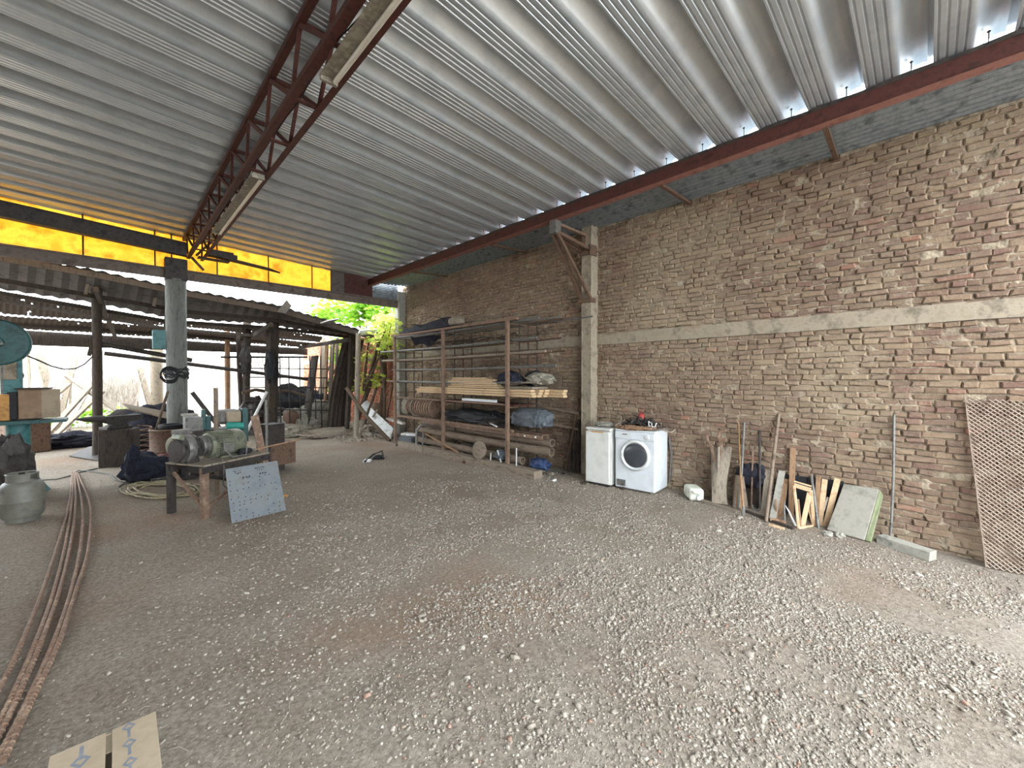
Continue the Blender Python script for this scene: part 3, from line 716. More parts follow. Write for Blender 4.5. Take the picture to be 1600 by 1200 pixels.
# ------------------------------------------------------------------ YARD BEHIND
struct(M().box((0, 30, 1.5), (34, 0.3, 3.0)), 'wall_yard_back', 'pale_plank')
struct(M().box((-13, 22, 1.5), (0.3, 18, 3.0)), 'wall_yard_left', 'pale_plank')
def leafset(n, centers, rad, size, seed, droop=0.3):
    rng = random.Random(seed); mb = M()
    for _ in range(n):
        c = V(rng.choice(centers)); d = V((rng.gauss(0, 1), rng.gauss(0, 1), rng.gauss(0, 1))).normalized() * rad * rng.random() ** 0.45
        p = c + V((d.x, d.y, d.z * 0.8)); s = size * rng.uniform(0.6, 1.3)
        R = Matrix.Rotation(rng.uniform(0, 6.28), 3, 'Z') @ Matrix.Rotation(rng.uniform(-0.9, 0.9), 3, 'X') @ Matrix.Rotation(rng.uniform(-.6, .6), 3, 'Y')
        pts = [(0, -0.5, 0), (0.28, -0.32, .03), (0.5, -.05, .02), (0.26, 0.05, .05), (0.3, 0.35, 0.0), (0.06, 0.22, .05), (0, 0.62, -0.04), (-0.06, 0.22, .05), (-0.3, 0.35, 0), (-0.26, 0.05, .05), (-0.5, -0.05, .02), (-0.28, -0.32, .03)]
        mb.add([p + R @ (V(q) * s) for q in pts], [(0, 1, 2, 3, 5, 6, 7, 9, 10, 11), (3, 4, 5), (9, 8, 7)][:1] + [(3, 4, 5), (7, 8, 9)])
    return mb
def tree(name, lab, base, cents, n, rad, size, seed, leaf='leaf', cat='tree', tr=0.09):
    t = thing(name, base, lab, cat)
    base = V(base)
    mb = M(); top = V(cents[0]); mb.tube([base, base.lerp(top, .5) + V((.12, 0, 0)), top], [tr, tr * .7, tr * .3], 10); mb.build('trunk', 'bark', t, smooth=True)
    for c in cents[1:]:
        mb = M(); m0 = base.lerp(top, 0.45); mb.tube([m0, m0.lerp(V(c), .6) + V((0, 0, .15)), V(c)], [tr * .5, tr * .3, tr * .1], 7); mb.build('branch', 'bark', t, smooth=True)
    leafset(n, cents, rad, size, seed).build('foliage', leaf, t)
def P3(u, v, Y): return tuple(onY(u, v, Y))
tree('leafy_tree', 'large-leaved green tree behind the shed roof corner', (6.9, 14.8, 0), [P3(560, 492, 14.8), P3(530, 488, 17), P3(590, 492, 14), P3(605, 490, 13.6), P3(575, 480, 14.6), P3(505, 492, 18)], 1000, 0.75, 0.26, 11)
def PX(u, v, X=5.35): return tuple(onX(u, v, X))
tree('leafy_tree', 'small yellowing tree in front of the orange brick wall', (5.3, 12.4, 0), [PX(592, 530), PX(604, 512), PX(578, 520), PX(572, 560), PX(585, 590), PX(606, 540), PX(568, 600)], 330, 0.42, 0.16, 13, 'leaf_sunlit')
tree('leafy_tree', 'bright green bush beyond the bowed corrugated sheet', (4.6, 15.4, 0), [P3(534, 560, 15), P3(532, 600, 15), P3(536, 535, 15)], 300, 0.5, 0.22, 17, 'leaf')
tree('leafy_tree', 'vine with broad green leaves climbing the orange wall beside the opening', (5.75, 11.6, 0), [PX(600, 500, 5.7), PX(612, 505, 5.7), PX(606, 525, 5.7), PX(598, 545, 5.7)], 240, 0.32, 0.16, 19, 'leaf_sunlit')
t = thing('green_weeds', tuple(onF(128, 664)), 'low bright green weeds growing just outside the shed, left of the leftmost post', 'plant')
g = onF(126, 668)
mb = M()
for k in range(26):
    p = g + V((jit(.8), jit(.5), 0)); mb.tube([p, p + V((jit(.1), jit(.1), random.uniform(.2, .6)))], 0.006, 5)
mb.build('stems', 'leaf', t); leafset(520, [tuple(g + V((-.5, 0, .3))), tuple(g + V((0.1, 0.1, .45))), tuple(g + V((.7, .2, .5)))], 0.5, 0.13, 5).build('foliage', 'leaf', t)
# pale planks and poles leaning about the yard
yard = [(70, 640, 96, 560, 17, .16), (84, 640, 60, 548, 17.5, .2), (98, 636, 118, 556, 18, .16), (118, 640, 150, 585, 17, .22), (90, 660, 148, 596, 16.5, .24), (100, 668, 160, 612, 16.2, .2),
        (60, 610, 62, 545, 18, .3), (48, 640, 44, 548, 18, .26), (110, 630, 112, 545, 19, .35), (205, 640, 222, 562, 18, .2), (216, 640, 208, 560, 18.4, .16), (236, 640, 219, 575, 17.6, .16),
        (255, 640, 240, 560, 18.8, .2), (130, 606, 104, 588, 17, .12), (75, 628, 108, 600, 17.2, .14), (172, 652, 250, 634, 15.5, .2), (180, 655, 262, 640, 15.0, .14)]
YW = ('slanting right above the green weeds', 'steep, right behind the carton', 'upright above the weeds', 'slanting right, just above the weeds', 'lying diagonally left of the leftmost shed post', 'lowest diagonal one left of the leftmost shed post', 'standing upright right of the band saw', 'leftmost, standing close to the band saw', 'wide upright one left of the leftmost shed post', 'steep one before the pale round post', 'steep one crossing the brushwood', 'leaning left beside the pale round post', 'leaning left right of the pale round post', 'short piece slanting left above the pile', 'short piece crossing the pile', 'lying low behind the black covered heap', 'lying lowest across the black covered heap')
for i, (u0, v0, u1, v1, Y, w) in enumerate(yard):
    a = onY(u0, v0, Y); b = onY(u1, v1, Y + 0.4); d = (b - a).normalized()
    if d.z > 0.3: a = a - d * (a.z / d.z)
    elif d.z > 0.02: a.z = 0.03 + 0.1 * (i % 2)
    mb = M(); mb.bar(a, b, w, 0.05)
    single(mb, 'pale_plank', ('pale_plank', 'wood_grey', 'wood_grey')[i % 3], 'pale plank in the overexposed yard pile, %s' % YW[i], 'plank', 'pale planks in the yard')
mb = M(); mb.lathe(V((onY(245, 600, 17).x, 17, 0)), (0, 0, 1), [(0.17, 0), (0.16, 1.2), (0.16, 2.6)], 18); single(mb, 'yard_post', 'concrete', 'pale round post in the yard, left of the thick grey post', 'post', smooth=True)
mb = M(); rng = random.Random(5)
for k in range(240):
    a = onY(rng.uniform(156, 212), rng.uniform(600, 648), rng.uniform(17.5, 19)); d = V((rng.gauss(0, .25), rng.gauss(0, .2), rng.uniform(.5, 1.7)))
    mb.tube([a, a + d * .5 + V((jit(.1), 0, 0)), a + d], [.014, .01, .005], 4, caps=False)
single(mb, 'brushwood_heap', 'pale_plank', 'tangled heap of brushwood in the yard right of the leftmost shed post', 'brushwood', kind='stuff')  # pale colour imitates overexposure by the outdoor light
# bare sapling and pole in front of the orange wall
SX = 5.45
def PS(u, v, d=0.0): return onX(u, v, SX + d)
g = PS(599, 672); g.z = 0
t = thing('bare_sapling', tuple(g), 'thin bare sapling in front of the orange brick wall, left of the rack', 'sapling')
M().tube([g, PS(600, 650), PS(601, 620), PS(597, 575), PS(592, 540), PS(587, 508), PS(584, 480)], [.05, .048, .042, .034, .025, .014, .006], 8).build('stem', 'bark', t, smooth=True)
for (u0, v0, u1, v1) in ((599, 600, 614, 560), (597, 580, 568, 556), (595, 560, 566, 530), (591, 535, 572, 515), (600, 625, 616, 600), (598, 590, 575, 600), (593, 548, 606, 520)):
    M().tube([PS(u0, v0), PS((u0 + u1) / 2, (v0 + v1) / 2 - 2, .05), PS(u1, v1, .08)], [.014, .009, .004], 5).build('twig', 'bark', t)
a = PS(577, 640, -.15); b = onX(611, 538, WX - .06); d = (b - a).normalized(); a = a - d * (a.z / d.z) * .95
mb = M(); mb.tube([a, b], 0.04, 8); single(mb, 'wooden_pole', 'bark', 'dark pole crossing behind the bare sapling, leaning to the right', 'pole', smooth=True)
a = PS(604, 655, .1); b = onX(616, 590, WX - .06); d = (b - a).normalized(); a = a - d * (a.z / d.z) * .95
mb = M(); mb.tube([a, b], 0.022, 8); single(mb, 'wooden_pole', 'bark', 'thin dark stick leaning behind the first rack post', 'pole', smooth=True)
mb = M(); mb.blob((5.35, 11.6, 0.02), (.55, 1.1, .32), 201, .35, 2.6, ridge=.05, seg=60, rings=30); single(mb, 'rubble_mound', 'debris', 'low mound of rubble along the foot of the orange wall', 'rubble', kind='stuff')
rng = random.Random(41); mb = M()
for k in range(420):
    p = V((rng.uniform(4.2, 5.8), rng.uniform(10.2, 13.8), 0)); h = .22 * max(0, 1 - ((p.x - 5.35) / .55) ** 2 - ((p.y - 11.6) / 1.1) ** 2)
    r = rng.uniform(.015, .07); mb.box(p + V((0, 0, h + r * .4)), (r * rng.uniform(1, 2.5), r, r * .7), R=Matrix.Rotation(rng.uniform(0, 3), 3, 'Z') @ Matrix.Rotation(jit(.7), 3, 'X'))
single(mb, 'scattered_rubble', 'debris', 'scattered small rubble and chips around the opening by the rack', 'rubble', kind='stuff')

# ------------------------------------------------------------------ APPLIANCES BY THE PILLAR
def local(R, o):
    return lambda x, y, z: V(o) + R @ V((x, y, z))
FR = onF(1019, 772); FR.z = 0.03
ang = math.radians(-4.5)
# washing machine: local x = along front (towards +Y world), local y = depth towards wall
ex = V((math.sin(ang), math.cos(ang), 0)); ey = V((math.cos(ang), -math.sin(ang), 0))
Wd, Dp, Ht = 0.60, 0.49, 0.84
FR = V((5.42, 2.665, 0.025))
def wp(a, d, z): return FR + ex * a + ey * d + V((0, 0, z))
RW = Matrix((ey, ex, V((0, 0, 1)))).transposed()
t = thing('washing_machine', tuple(wp(Wd / 2, Dp / 2, 0)), 'white front-loading washing machine with dark round door against the brick wall', 'washing machine')
mb = M(); mb.box(wp(Wd / 2, Dp / 2, Ht / 2), (Dp, Wd, Ht), R=RW); mb.build('body', 'enamel', t, bevel=0.012)
mb = M(); mb.box(wp(Wd / 2, Dp / 2 - .003, Ht + 0.012), (Dp + .01, Wd + .006, 0.024), R=RW); mb.build('top_panel', 'enamel', t, bevel=0.008)
mb = M(); mb.box(wp(Wd / 2, -0.008, Ht - 0.06), (0.018, Wd - 0.01, 0.105), R=RW); mb.build('control_panel', 'enamel', t, bevel=0.005)
dc = wp(0.285, 0, 0.50)
nf = -ey
mb = M(); mb.lathe(dc, nf, [(0.225, 0.0), (0.225, 0.014), (0.212, 0.034), (0.200, 0.04), (0.188, 0.034), (0.176, 0.018), (0.172, 0.012), (0.0, 0.012)], 48); mb.build('door', 'plastic_white', t, smooth=True)
dr = [o for o in t.children if o.name.startswith('door')][0]
mb = M(); mb.lathe(dc, nf, [(0.176, 0.016), (0.170, 0.022), (0.12, 0.036), (0.06, 0.044), (0.0, 0.046)], 40); mb.build('door_glass', 'glass_dark', dr, smooth=True)
mb = M(); mb.box(dc + ex * 0.185 + nf * 0.035, (0.012, 0.022, 0.07), R=RW); mb.build('door_handle', 'plastic_white', dr, bevel=0.004)
mb = M(); mb.lathe(wp(0.10, -0.016, Ht - 0.06), nf, [(0.032, 0), (0.030, 0.018), (0.024, 0.024), (0, 0.025)], 24); mb.build('program_knob', 'plastic_white', t, smooth=True)
mb = M(); mb.box(wp(0.44, -0.018, Ht - 0.06), (0.006, 0.16, 0.06), R=RW); mb.build('detergent_drawer', 'plastic_white', t, bevel=0.003)
mb = M(); mb.box(wp(0.44, -0.022, Ht - 0.045), (0.004, 0.07, 0.012), R=RW); mb.build('drawer_grip', 'glass_dark', t)
mb = M(); mb.box(wp(0.50, -0.006, 0.075), (0.014, 0.13, 0.09), R=RW); mb.box(wp(0.50, -0.014, 0.105), (0.008, 0.13, 0.012), R=RW); mb.build('filter_flap', 'grey_steel', t)
for a in (0.06, Wd - 0.06):
    for d in (0.06, Dp - 0.06):
        mb = M(); mb.lathe(wp(a, d, -0.055), (0, 0, 1), [(0.022, 0), (0.022, 0.02), (0.012, 0.025), (0.012, 0.06)], 12); mb.build('foot', 'black', t)
# low white cabinet (small fridge)
C0 = wp(Wd + 0.035, -0.005, 0.02); cw, cd, ch = 0.40, 0.40, 0.835
def cp(a, d, z): return C0 + ex * a + ey * d + V((0, 0, z))
C0 = C0 + ex * 0.02 - ey * 0.06 + V((0, 0, -0.02))
t = thing('small_fridge', tuple(cp(cw / 2, cd / 2, 0)), 'low yellowed white fridge cabinet standing between pillar and washing machine', 'fridge')
mb = M(); mb.box(cp(cw / 2, cd / 2 + .02, ch / 2), (cd - 0.04, cw, ch), R=RW); mb.build('cabinet', 'enamel_cream', t, bevel=0.008)
mb = M(); mb.box(cp(cw / 2, 0.0, ch / 2 - 0.005), (0.05, cw, ch - 0.05), R=RW); mb.build('door', 'enamel_cream', t, bevel=0.012)
mb = M(); mb.box(cp(cw / 2, cd / 2, ch + 0.008), (cd + 0.02, cw + 0.01, 0.03), R=RW); mb.build('top_panel', 'enamel_cream', t, bevel=0.008)
mb = M(); mb.box(cp(cw / 2, -0.024, ch - 0.035), (0.012, cw * 0.5, 0.015), R=RW); mb.build('handle_strip', 'crate_orange', t)
mb = M(); mb.box(cp(cw / 2, 0.03, -0.01), (0.03, cw - .04, 0.03), R=RW); mb.build('plinth', 'black', t)
# things lying on top of both machines
zt = FR.z + Ht + 0.024
def on_top(a, d, z=0): p = wp(a, d, 0); p.z = zt + z; return p
mb = M(); mb.blob(on_top(0.36, 0.06, 0.02), (0.10, 0.24, 0.035), 4, 0.4, 3, rz=0.05, flat=False); single(mb, 'scrap_board', 'wood_mid', 'dusty flattened bundle hanging over the front edge of the washing machine top', 'scrap', smooth=True)
t = thing('engine_part', tuple(on_top(0.32, 0.3)), 'black greasy engine part lying on top of the washing machine', 'engine part')
mb = M(); mb.blob(on_top(0.32, 0.28, 0.04), (0.15, 0.22, 0.09), 23, 0.7, 4, seg=48, rings=26); mb.lathe(on_top(0.22, 0.3, 0.08), (0.3, -1, 0.1), [(0.05, 0), (0.06, 0.05), (0.035, 0.09)], 14); mb.build('block', 'dark_steel', t)
for k in range(5):
    mb = M(); p = on_top(0.24 + .04 * k, 0.27 + jit(.03), 0.1); mb.tube([p, p + V((jit(.05), jit(.05), 0.06))], 0.012, 8); mb.build('stud', 'dark_steel', t)
mb = M(); mb.box(on_top(0.12, 0.15, 0.03), (0.11, 0.15, 0.055), R=Matrix.Rotation(.2, 3, 'Z')); single(mb, 'metal_bracket', 'rust_pale', 'tan metal casting on top of washing machine above the program knob', 'metal scrap', bevel=0.01)
mb = M(); mb.lathe(on_top(0.36, 0.38, 0.12), (0, 0, 1), [(0.045, 0), (0.045, 0.08), (0.02, 0.1)], 16); mb.box(on_top(0.36, 0.38, 0.07), (0.1, 0.1, 0.14))
single(mb, 'oil_can', 'red_plastic', 'small red can standing at the back of the washing machine top', 'can', smooth=False)
for k, (a0, d0, a1, d1, z1, lab) in enumerate(((0.66, 0.1, 0.52, 0.16, 0.13, 'pale bent stick jutting up at the fridge side of the scrap heap'), (0.58, 0.12, 0.60, 0.2, 0.16, 'pale short stick standing up in the scrap heap on the washing machine'),
                        (0.50, 0.12, 0.42, 0.22, 0.11, 'pale stick slanting right in the scrap heap on the washing machine'), (0.56, 0.3, 0.3, 0.24, 0.14, 'pale long stick lying over the black engine part'))):
    mb = M(); mb.tube([on_top(a0, d0, 0.03), on_top((a0 + a1) / 2, (d0 + d1) / 2, z1 * .55), on_top(a1, d1, z1)], [.013, .011, .007], 7); single(mb, 'dry_stick', 'wood_grey', lab, 'stick', smooth=True)
mb = M(); P = [on_top(0.02 + 0.14 * math.cos(q) - .06, 0.24 + 0.15 * math.sin(q), 0.015 + 0.02 * math.sin(3 * q)) for q in np.linspace(0, 11, 40)]; mb.tube(P, 0.010, 7)
single(mb, 'coiled_hose', 'wood_grey', 'dusty coil of hose on the wall side corner of the washing machine top', 'hose', smooth=True)
mb = M(); P = [on_top(0.09, 0.1, 0.02), on_top(0.1, 0.14, 0.1), on_top(0.14, 0.12, 0.13), on_top(0.12, 0.08, 0.07), on_top(0.05, 0.12, 0.05), on_top(0.04, 0.16, 0.11)]; mb.tube(P, 0.009, 7)
single(mb, 'white_hose', 'plastic_white', 'short twisted white hose on the right end of the washing machine top', 'hose', smooth=True)
mb = M(); mb.blob(cp(0.2, 0.22, ch + 0.06), (0.13, 0.15, 0.045), 6, 0.3, rz=.3); single(mb, 'rag', 'cloth_grey', 'grey rag lying on top of the small fridge', 'rag', smooth=True)
mb = M(); P = [wp(-0.02, Dp + .0, 0.75), wp(-0.05, Dp + .02, 0.6), wp(-0.06, Dp + .03, 0.3), wp(-0.03, Dp, 0.06), wp(-.05, Dp + .01, .5), wp(-.02, Dp, .7)]; mb.tube(P, 0.009, 6)
single(mb, 'drain_hose', 'cable', 'thin grey hose hanging behind the washing machine along the wall', 'hose', smooth=True)
rng = random.Random(3)
mb = M()
for k in range(46):
    p = on_top(rng.uniform(.04, .62), rng.uniform(.06, .42), rng.uniform(0, .07)); mb.tube([p, p + V((jit(.05), jit(.07), rng.uniform(-.0, .07)))], rng.uniform(.005, .012), 5)
    if k % 3 == 0: mb.box(p, (.03, .05, .03), R=Matrix.Rotation(jit(2), 3, 'X'))
single(mb, 'scrap_tangle', 'dark_steel', 'tangle of small dark metal scraps spread over the washing machine top', 'scrap', kind='stuff')
# jerrycan
g = onF(1079, 781); g.z += 0.0
t = thing('jerrycan', tuple(g), 'milky plastic jerrycan lying on its side right of the washing machine', 'jerrycan')
R = Matrix.Rotation(math.radians(38), 3, 'Z'); a = g + V((0.10, 0.0, 0.085))
mb = M(); mb.box(a, (0.30, 0.19, 0.16), R=R); o = mb.build('body', 'plastic_can', t, smooth=True); md = o.modifiers.new('b', 'BEVEL'); md.width = 0.04; md.segments = 4
mb = M(); mb.tube([a + R @ V((-0.14, -.04, 0.02)), a + R @ V((-0.19, -.04, 0.03)), a + R @ V((-0.19, 0.05, 0.05)), a + R @ V((-0.14, 0.06, 0.05))], 0.016, 10); mb.build('handle', 'plastic_can', t, smooth=True)
mb = M(); mb.lathe(a + R @ V((-0.145, -0.02, -0.03)), R @ V((-1, 0, 0)), [(0.03, 0), (0.03, 0.035), (0.0, 0.037)], 18); mb.build('cap', 'plastic_white', t, smooth=True)

# ------------------------------------------------------------------ TOOLS AND SCRAP LEANING ON THE WALL
WF = WX - 0.03
def lean_pts(u0, v0, u1, v1, off=0.0):
    """foot on the floor at (u0,v0), head against the wall at (u1,v1)"""
    a = onF(u0, v0)
    if a.x > WX - 0.17:
        a = onX(u0, v0, WX - 0.17); a.z = fz(a.x, a.y)
    return a, onX(u1, v1, WF - off)
def pole(u0, v0, u1, v1, r, m, name, lab, cat, off=0.0, square=None):
    a, b = lean_pts(u0, v0, u1, v1, off); mb = M()
    if square: mb.bar(a, b, square[0], square[1], up=(1, 0, 0))
    else: mb.tube([a, a.lerp(b, .5) + V((0, jit(.01), 0)), b], r, 10)
    return single(mb, name, m, lab, cat, smooth=not square)
# stone-like trough board
a0 = onF(1112, 787); a1 = onF(1136, 789)
h0 = onX(1111, 700, WF - .04); h1 = onX(1143, 699, WF - .04)
mb = M()
def fn(s, q):
    p = a0.lerp(a1, s).lerp(h0.lerp(h1, s), q); return p + V((-0.05 * math.sin(q * math.pi) * math.sin(s * math.pi), -0.05 * math.sin(q * 3.1) * s * (1 - q) * -1, 0))
mb.sheet(fn, 8, 14, t=0.035); single(mb, 'worn_board', 'wood_grey', 'wide worn grey board leaning at the left end of the tool row', 'board', smooth=True)
# pipe wrenches hung over the board
def wrench(hu, hv, tu, tv, off, s, lab):
    H = onX(hu, hv, WF - off); T = onX(tu, tv, WF - off - .03); d = (T - H).normalized(); side = V((0, 1, 0))
    t = thing('pipe_wrench', tuple(T), lab, 'wrench', 'rusty wrenches in the tool row')
    mb = M(); mb.bar(H, T, 0.035 * s, 0.016 * s, up=(1, 0, 0), w2=0.024 * s); mb.build('handle', 'rust_pale', t, bevel=0.004)
    mb = M(); P = [H, H - d * .04 * s + side * .035 * s, H - d * .10 * s + side * .03 * s, H - d * .12 * s - side * .03 * s]; mb.tube(P, [.016 * s, .022 * s, .020 * s, .012 * s], 8); mb.build('hook_jaw', 'rust_pale', t, smooth=True)
    mb = M(); mb.box(H - d * .02 * s - side * .01 * s, (.04 * s, .07 * s, .04 * s)); mb.lathe(H + d * .01, (1, 0, 0), [(.022 * s, -.02), (.022 * s, .02)], 12); mb.build('lower_jaw', 'rust_pale', t, bevel=0.006)
wrench(1111, 694, 1124, 754, 0.14, 1.1, 'rusty round-headed wrench with a long thin handle at the left end of the tool row')
wrench(1127, 690, 1119, 745, 0.11, 1.3, 'rusty wrench with a curved hook jaw behind the worn grey board')
pole(1120, 787, 1123, 698, 0.016, 'wood_grey', 'wooden_pole', 'slim grey stick standing in front of the worn grey board', 'pole', 0.16)
pole(1158, 800, 1154, 656, 0.006, 'brass', 'copper_rod', 'thin copper-coloured rod crossing a bright steel bar', 'rod', 0.03)
pole(1155, 796, 1163, 660, 0.013, 'grey_steel', 'steel_bar', 'bright steel bar crossing the thin copper rod in the tool row', 'bar', 0.0)
t = thing('digging_tool', tuple(onF(1161, 808)), 'wooden shaft with a pale metal tip standing in front of the broad paddle', 'tool')
a, b = onF(1161, 808), onX(1157, 735, WF - .14)
M().tube([a + V((0, 0, .12)), b], 0.014, 8).build('shaft', 'wood_mid', t, smooth=True)
M().tube([a, a + V((0, 0, .05)), a + V((0.01, 0, .13))], [.010, .022, .018], 8).build('metal_tip', 'grey_steel', t, smooth=True)
mb = M(); mb.slab([onF(1144, 793), onF(1167, 793), onX(1160, 744, WF - .1), onX(1148, 742, WF - .1)], 0.03); single(mb, 'wooden_paddle', 'pipe', 'broad flared wooden paddle at the foot of the crossed bars', 'paddle')
g = onF(1172, 792); mb = M(); mb.blob(V((WX - 0.10, onX(1174, 733, WX - .1).y, 0.40)), (0.06, 0.17, 0.15), 8, 0.25, flat=False); single(mb, 'grey_sack', 'tarp_black', 'dark bluish sack wedged behind the hooked rods of the tool row', 'sack', smooth=True)
mb = M(); mb.slab([onX(1150, 790, WX - .09), onX(1198, 800, WX - .09), onX(1194, 752, WX - .05), onX(1150, 742, WX - .05)][::-1], 0.03); single(mb, 'dark_board', 'wood_dark', 'dark low board standing under the bluish sack', 'board')
t = thing('ring_rod', tuple(onF(1174, 793)), 'thin rod with a rusty ring head between copper rod and dark blue bar', 'rod')
a, b = lean_pts(1174, 794, 1176, 703, 0.1); M().tube([a, b], 0.010, 8).build('rod', 'rust_pale', t, smooth=True)
M().tube([b + V((0, .035 * math.cos(q), .04 + .04 * math.sin(q))) for q in np.linspace(-1.5, 4.2, 14)], 0.011, 8).build('ring', 'rust', t, smooth=True)
t = thing('hooked_bar', tuple(onF(1186, 806)), 'dark blue-grey bar with a curled hook at its foot', 'bar')
a, b = lean_pts(1187, 800, 1187, 673, 0.0); M().tube([a + V((0, 0, .05)), b], 0.014, 10).build('bar', 'dark_steel', t, smooth=True)
M().tube([a + V((0, .04 - .04 * math.cos(q), .05 - .045 * math.sin(q))) for q in np.linspace(0, 3.6, 12)], 0.010, 8).build('hook', 'grey_steel', t, smooth=True)
pole(1197, 815, 1217, 647, 0.019, 'pipe', 'wooden_pole', 'long pale wooden pole leaning, tallest of the tool row', 'pole')
pole(1196, 800, 1203, 735, 0, 'wood_grey', 'wooden_board', 'narrow weathered board left behind the tallest pale pole', 'board', 0.05, (0.10, .02))
pole(1207, 812, 1222, 736, 0, 'concrete_grey', 'wooden_plank', 'pale grey plank leaning right beside the tallest pole', 'plank', 0.05, (0.065, .025))
pole(1217, 808, 1226, 748, 0, 'wood_mid', 'wooden_plank', 'brown plank between the grey plank and the small frame', 'plank', 0.03, (0.085, .022))
pole(1236, 806, 1239, 700, 0, 'wood_mid', 'wooden_plank', 'tall brown lath standing straight behind the small wooden frame', 'plank', 0.0, (0.055, .022))
mb = M(); mb.slab([onX(1222, 800, WX - .06), onX(1322, 818, WX - .06), onX(1318, 752, WX - .03), onX(1226, 741, WX - .03)][::-1], 0.012); single(mb, 'black_sheet', 'black', 'black sheet behind the brown slats and small frame', 'sheet')
# small wooden frame
t = thing('batten_trestle', tuple(onF(1252, 822)), 'small open wooden frame of pale battens leaning in the scrap row', 'frame')
c = [onF(1248, 826), onF(1272, 822), onX(1267, 766, WX - .26), onX(1241, 758, WX - .26)]
def batten(p, q, w, m='wood_pine_end', n='batten', par=None):
    M().bar(p, q, w, .022, up=(1, 0, 0)).build(n, m, par, bevel=.002)
batten(c[0], c[1], .035, par=t); batten(c[1] + V((0, 0, .0)), c[2], .03, par=t); batten(c[2], c[3], .045, par=t); batten(c[0], c[3].lerp(c[0], .02), .022, par=t)
batten(onF(1254, 822), onX(1265, 770, WX - .25), .045, par=t); batten(onX(1241, 752, WX - .24), onX(1268, 760, WX - .24), .014, par=t)
batten(onF(1272, 822), onX(1262, 784, WX - .24), .03, par=t); batten(onF(1250, 824), onX(1246, 780, WX - .3), .03, m='wood_mid', par=t)
t = thing('broken_crate', tuple(onF(1215, 820)), 'low broken wooden box frame lying at the foot of the planks', 'frame')
batten(onF(1203, 815) + V((0, 0, .03)), onF(1228, 820) + V((0, 0, .03)), .03, par=t, m='wood_mid'); batten(onF(1201, 820), onF(1226, 827), .03, par=t, m='wood_pine_end'); batten(onF(1214, 812), onX(1212, 780, WX - .35), .016, par=t, m='wood_mid')
for k, (u0, v0, u1, v1, m, lab) in enumerate(((1243, 822, 1227, 790, 'plastic_white', 'white bent rod leaning left of the small wooden frame'), (1226, 816, 1226, 783, 'grey_steel', 'short thin steel rod standing left of the white bent rod'))):
    a = onF(u0, v0); b = onX(u1, v1, WX - .34); mb = M(); mb.tube([a, a.lerp(b, .6) + V((-.02, 0, .03)), b], [.014, .009, .006], 7); single(mb, 'thin_rod', m, lab, 'rod', smooth=True)
pole(1279, 826, 1268, 743, 0.017, 'grey_steel', 'metal_pole', 'short grey metal pole leaning left, right of the small wooden frame', 'pole', 0.02)
pole(1273, 818, 1264, 747, 0.008, 'dark_steel', 'thin_rod', 'thin dark rod just left of the short grey pole', 'rod', 0.02)
for (u0, v0, u1, v1, w, m, lab) in ((1276, 808, 1279, 744, .045, 'wood_mid', 'brown slat standing upright behind the short grey pole'), (1281, 812, 1289, 749, .05, 'wood_pine_end', 'tan slat, middle of the three slats on the black sheet'),
                              (1290, 814, 1309, 748, .055, 'wood_pine_end', 'tan slat leaning right, next to the grey slab'), (1279, 814, 1294, 777, .02, 'pale_plank', 'short pale batten in front of the tan slats')):
    pole(u0, v0, u1, v1, 0, m, 'wooden_lath', lab, 'slat', 0.06, (w, .02))
# grey slab with mossy edge
t = thing('cement_slab', tuple(onF(1323, 838)), 'large grey fibre-cement slab with a greenish edge leaning on the wall', 'slab')
bl, br = onF(1293, 829), onF(1352, 846); tr = onX(1375, 766, WX - 0.06); tl = onX(1319, 757, WX - .06)
_n = (br - bl).cross(tr - bl).normalized(); tl = tl - _n * _n.dot(tl - bl)
mb = M(); mb.slab([bl, br, tr, tl], 0.05); mb.build('slab_face', 'slab', t, bevel=0.008)
mb = M(); mb.slab([br, br + (br - bl).normalized() * .05, tr + (br - bl).normalized() * .03 - V((0, 0, .06)), tr], 0.045); mb.build('broken_edge', 'slab_moss', t, bevel=0.008)
mb = M(); p = bl.lerp(br, .35).lerp(tl.lerp(tr, .45), .78) + V((-.012, 0, .008)); mb.box(p, (.012, .05, .022)); mb.tube([p, p + V((0.0, -.03, .07))], .007, 6); mb.build('clip', 'black', t)
pole(1391, 851, 1397, 648, 0.012, 'grey_steel', 'steel_rod', 'tall thin steel rod standing alone on the wall right of the slab', 'rod')
a = onF(1378, 851); b = onF(1463, 880)
mb = M(); c = (a + b) / 2; dd = (b - a); mb.bar(a + V((.05, 0.02, .045)), b + V((.05, 0.02, .045)), 0.13, 0.09); single(mb, 'concrete_lintel', 'concrete_grey', 'short concrete beam lying on the floor before the tall steel rod', 'concrete beam', bevel=0.006)
# low ledge of debris along wall foot
for (u, v, lab) in ((1293, 836, 'small pale rubble lump at the foot of the short grey pole'), (1312, 838, 'small flat rubble piece in front of the grey slab')):
    mb = M(); mb.blob(onF(u, v) + V((0, 0, .015)), (.07, .05, .025), u, .4, seg=14, rings=8); single(mb, 'rubble_piece', 'concrete_grey', lab, 'rubble')
mb = M(); mb.bar(onF(1098, 784) + V((0, 0, .015)), onF(1152, 802) + V((0, 0, .015)), .05, .03); single(mb, 'floor_batten', 'wood_grey', 'grey batten lying on the floor along the left tool row', 'batten')
mb = M(); mb.bar(onF(1158, 798) + V((0, 0, .015)), onF(1240, 828) + V((0, 0, .015)), .035, .03); single(mb, 'floor_batten', 'wood_dark', 'dark batten lying on the floor under the middle of the tool row', 'batten')

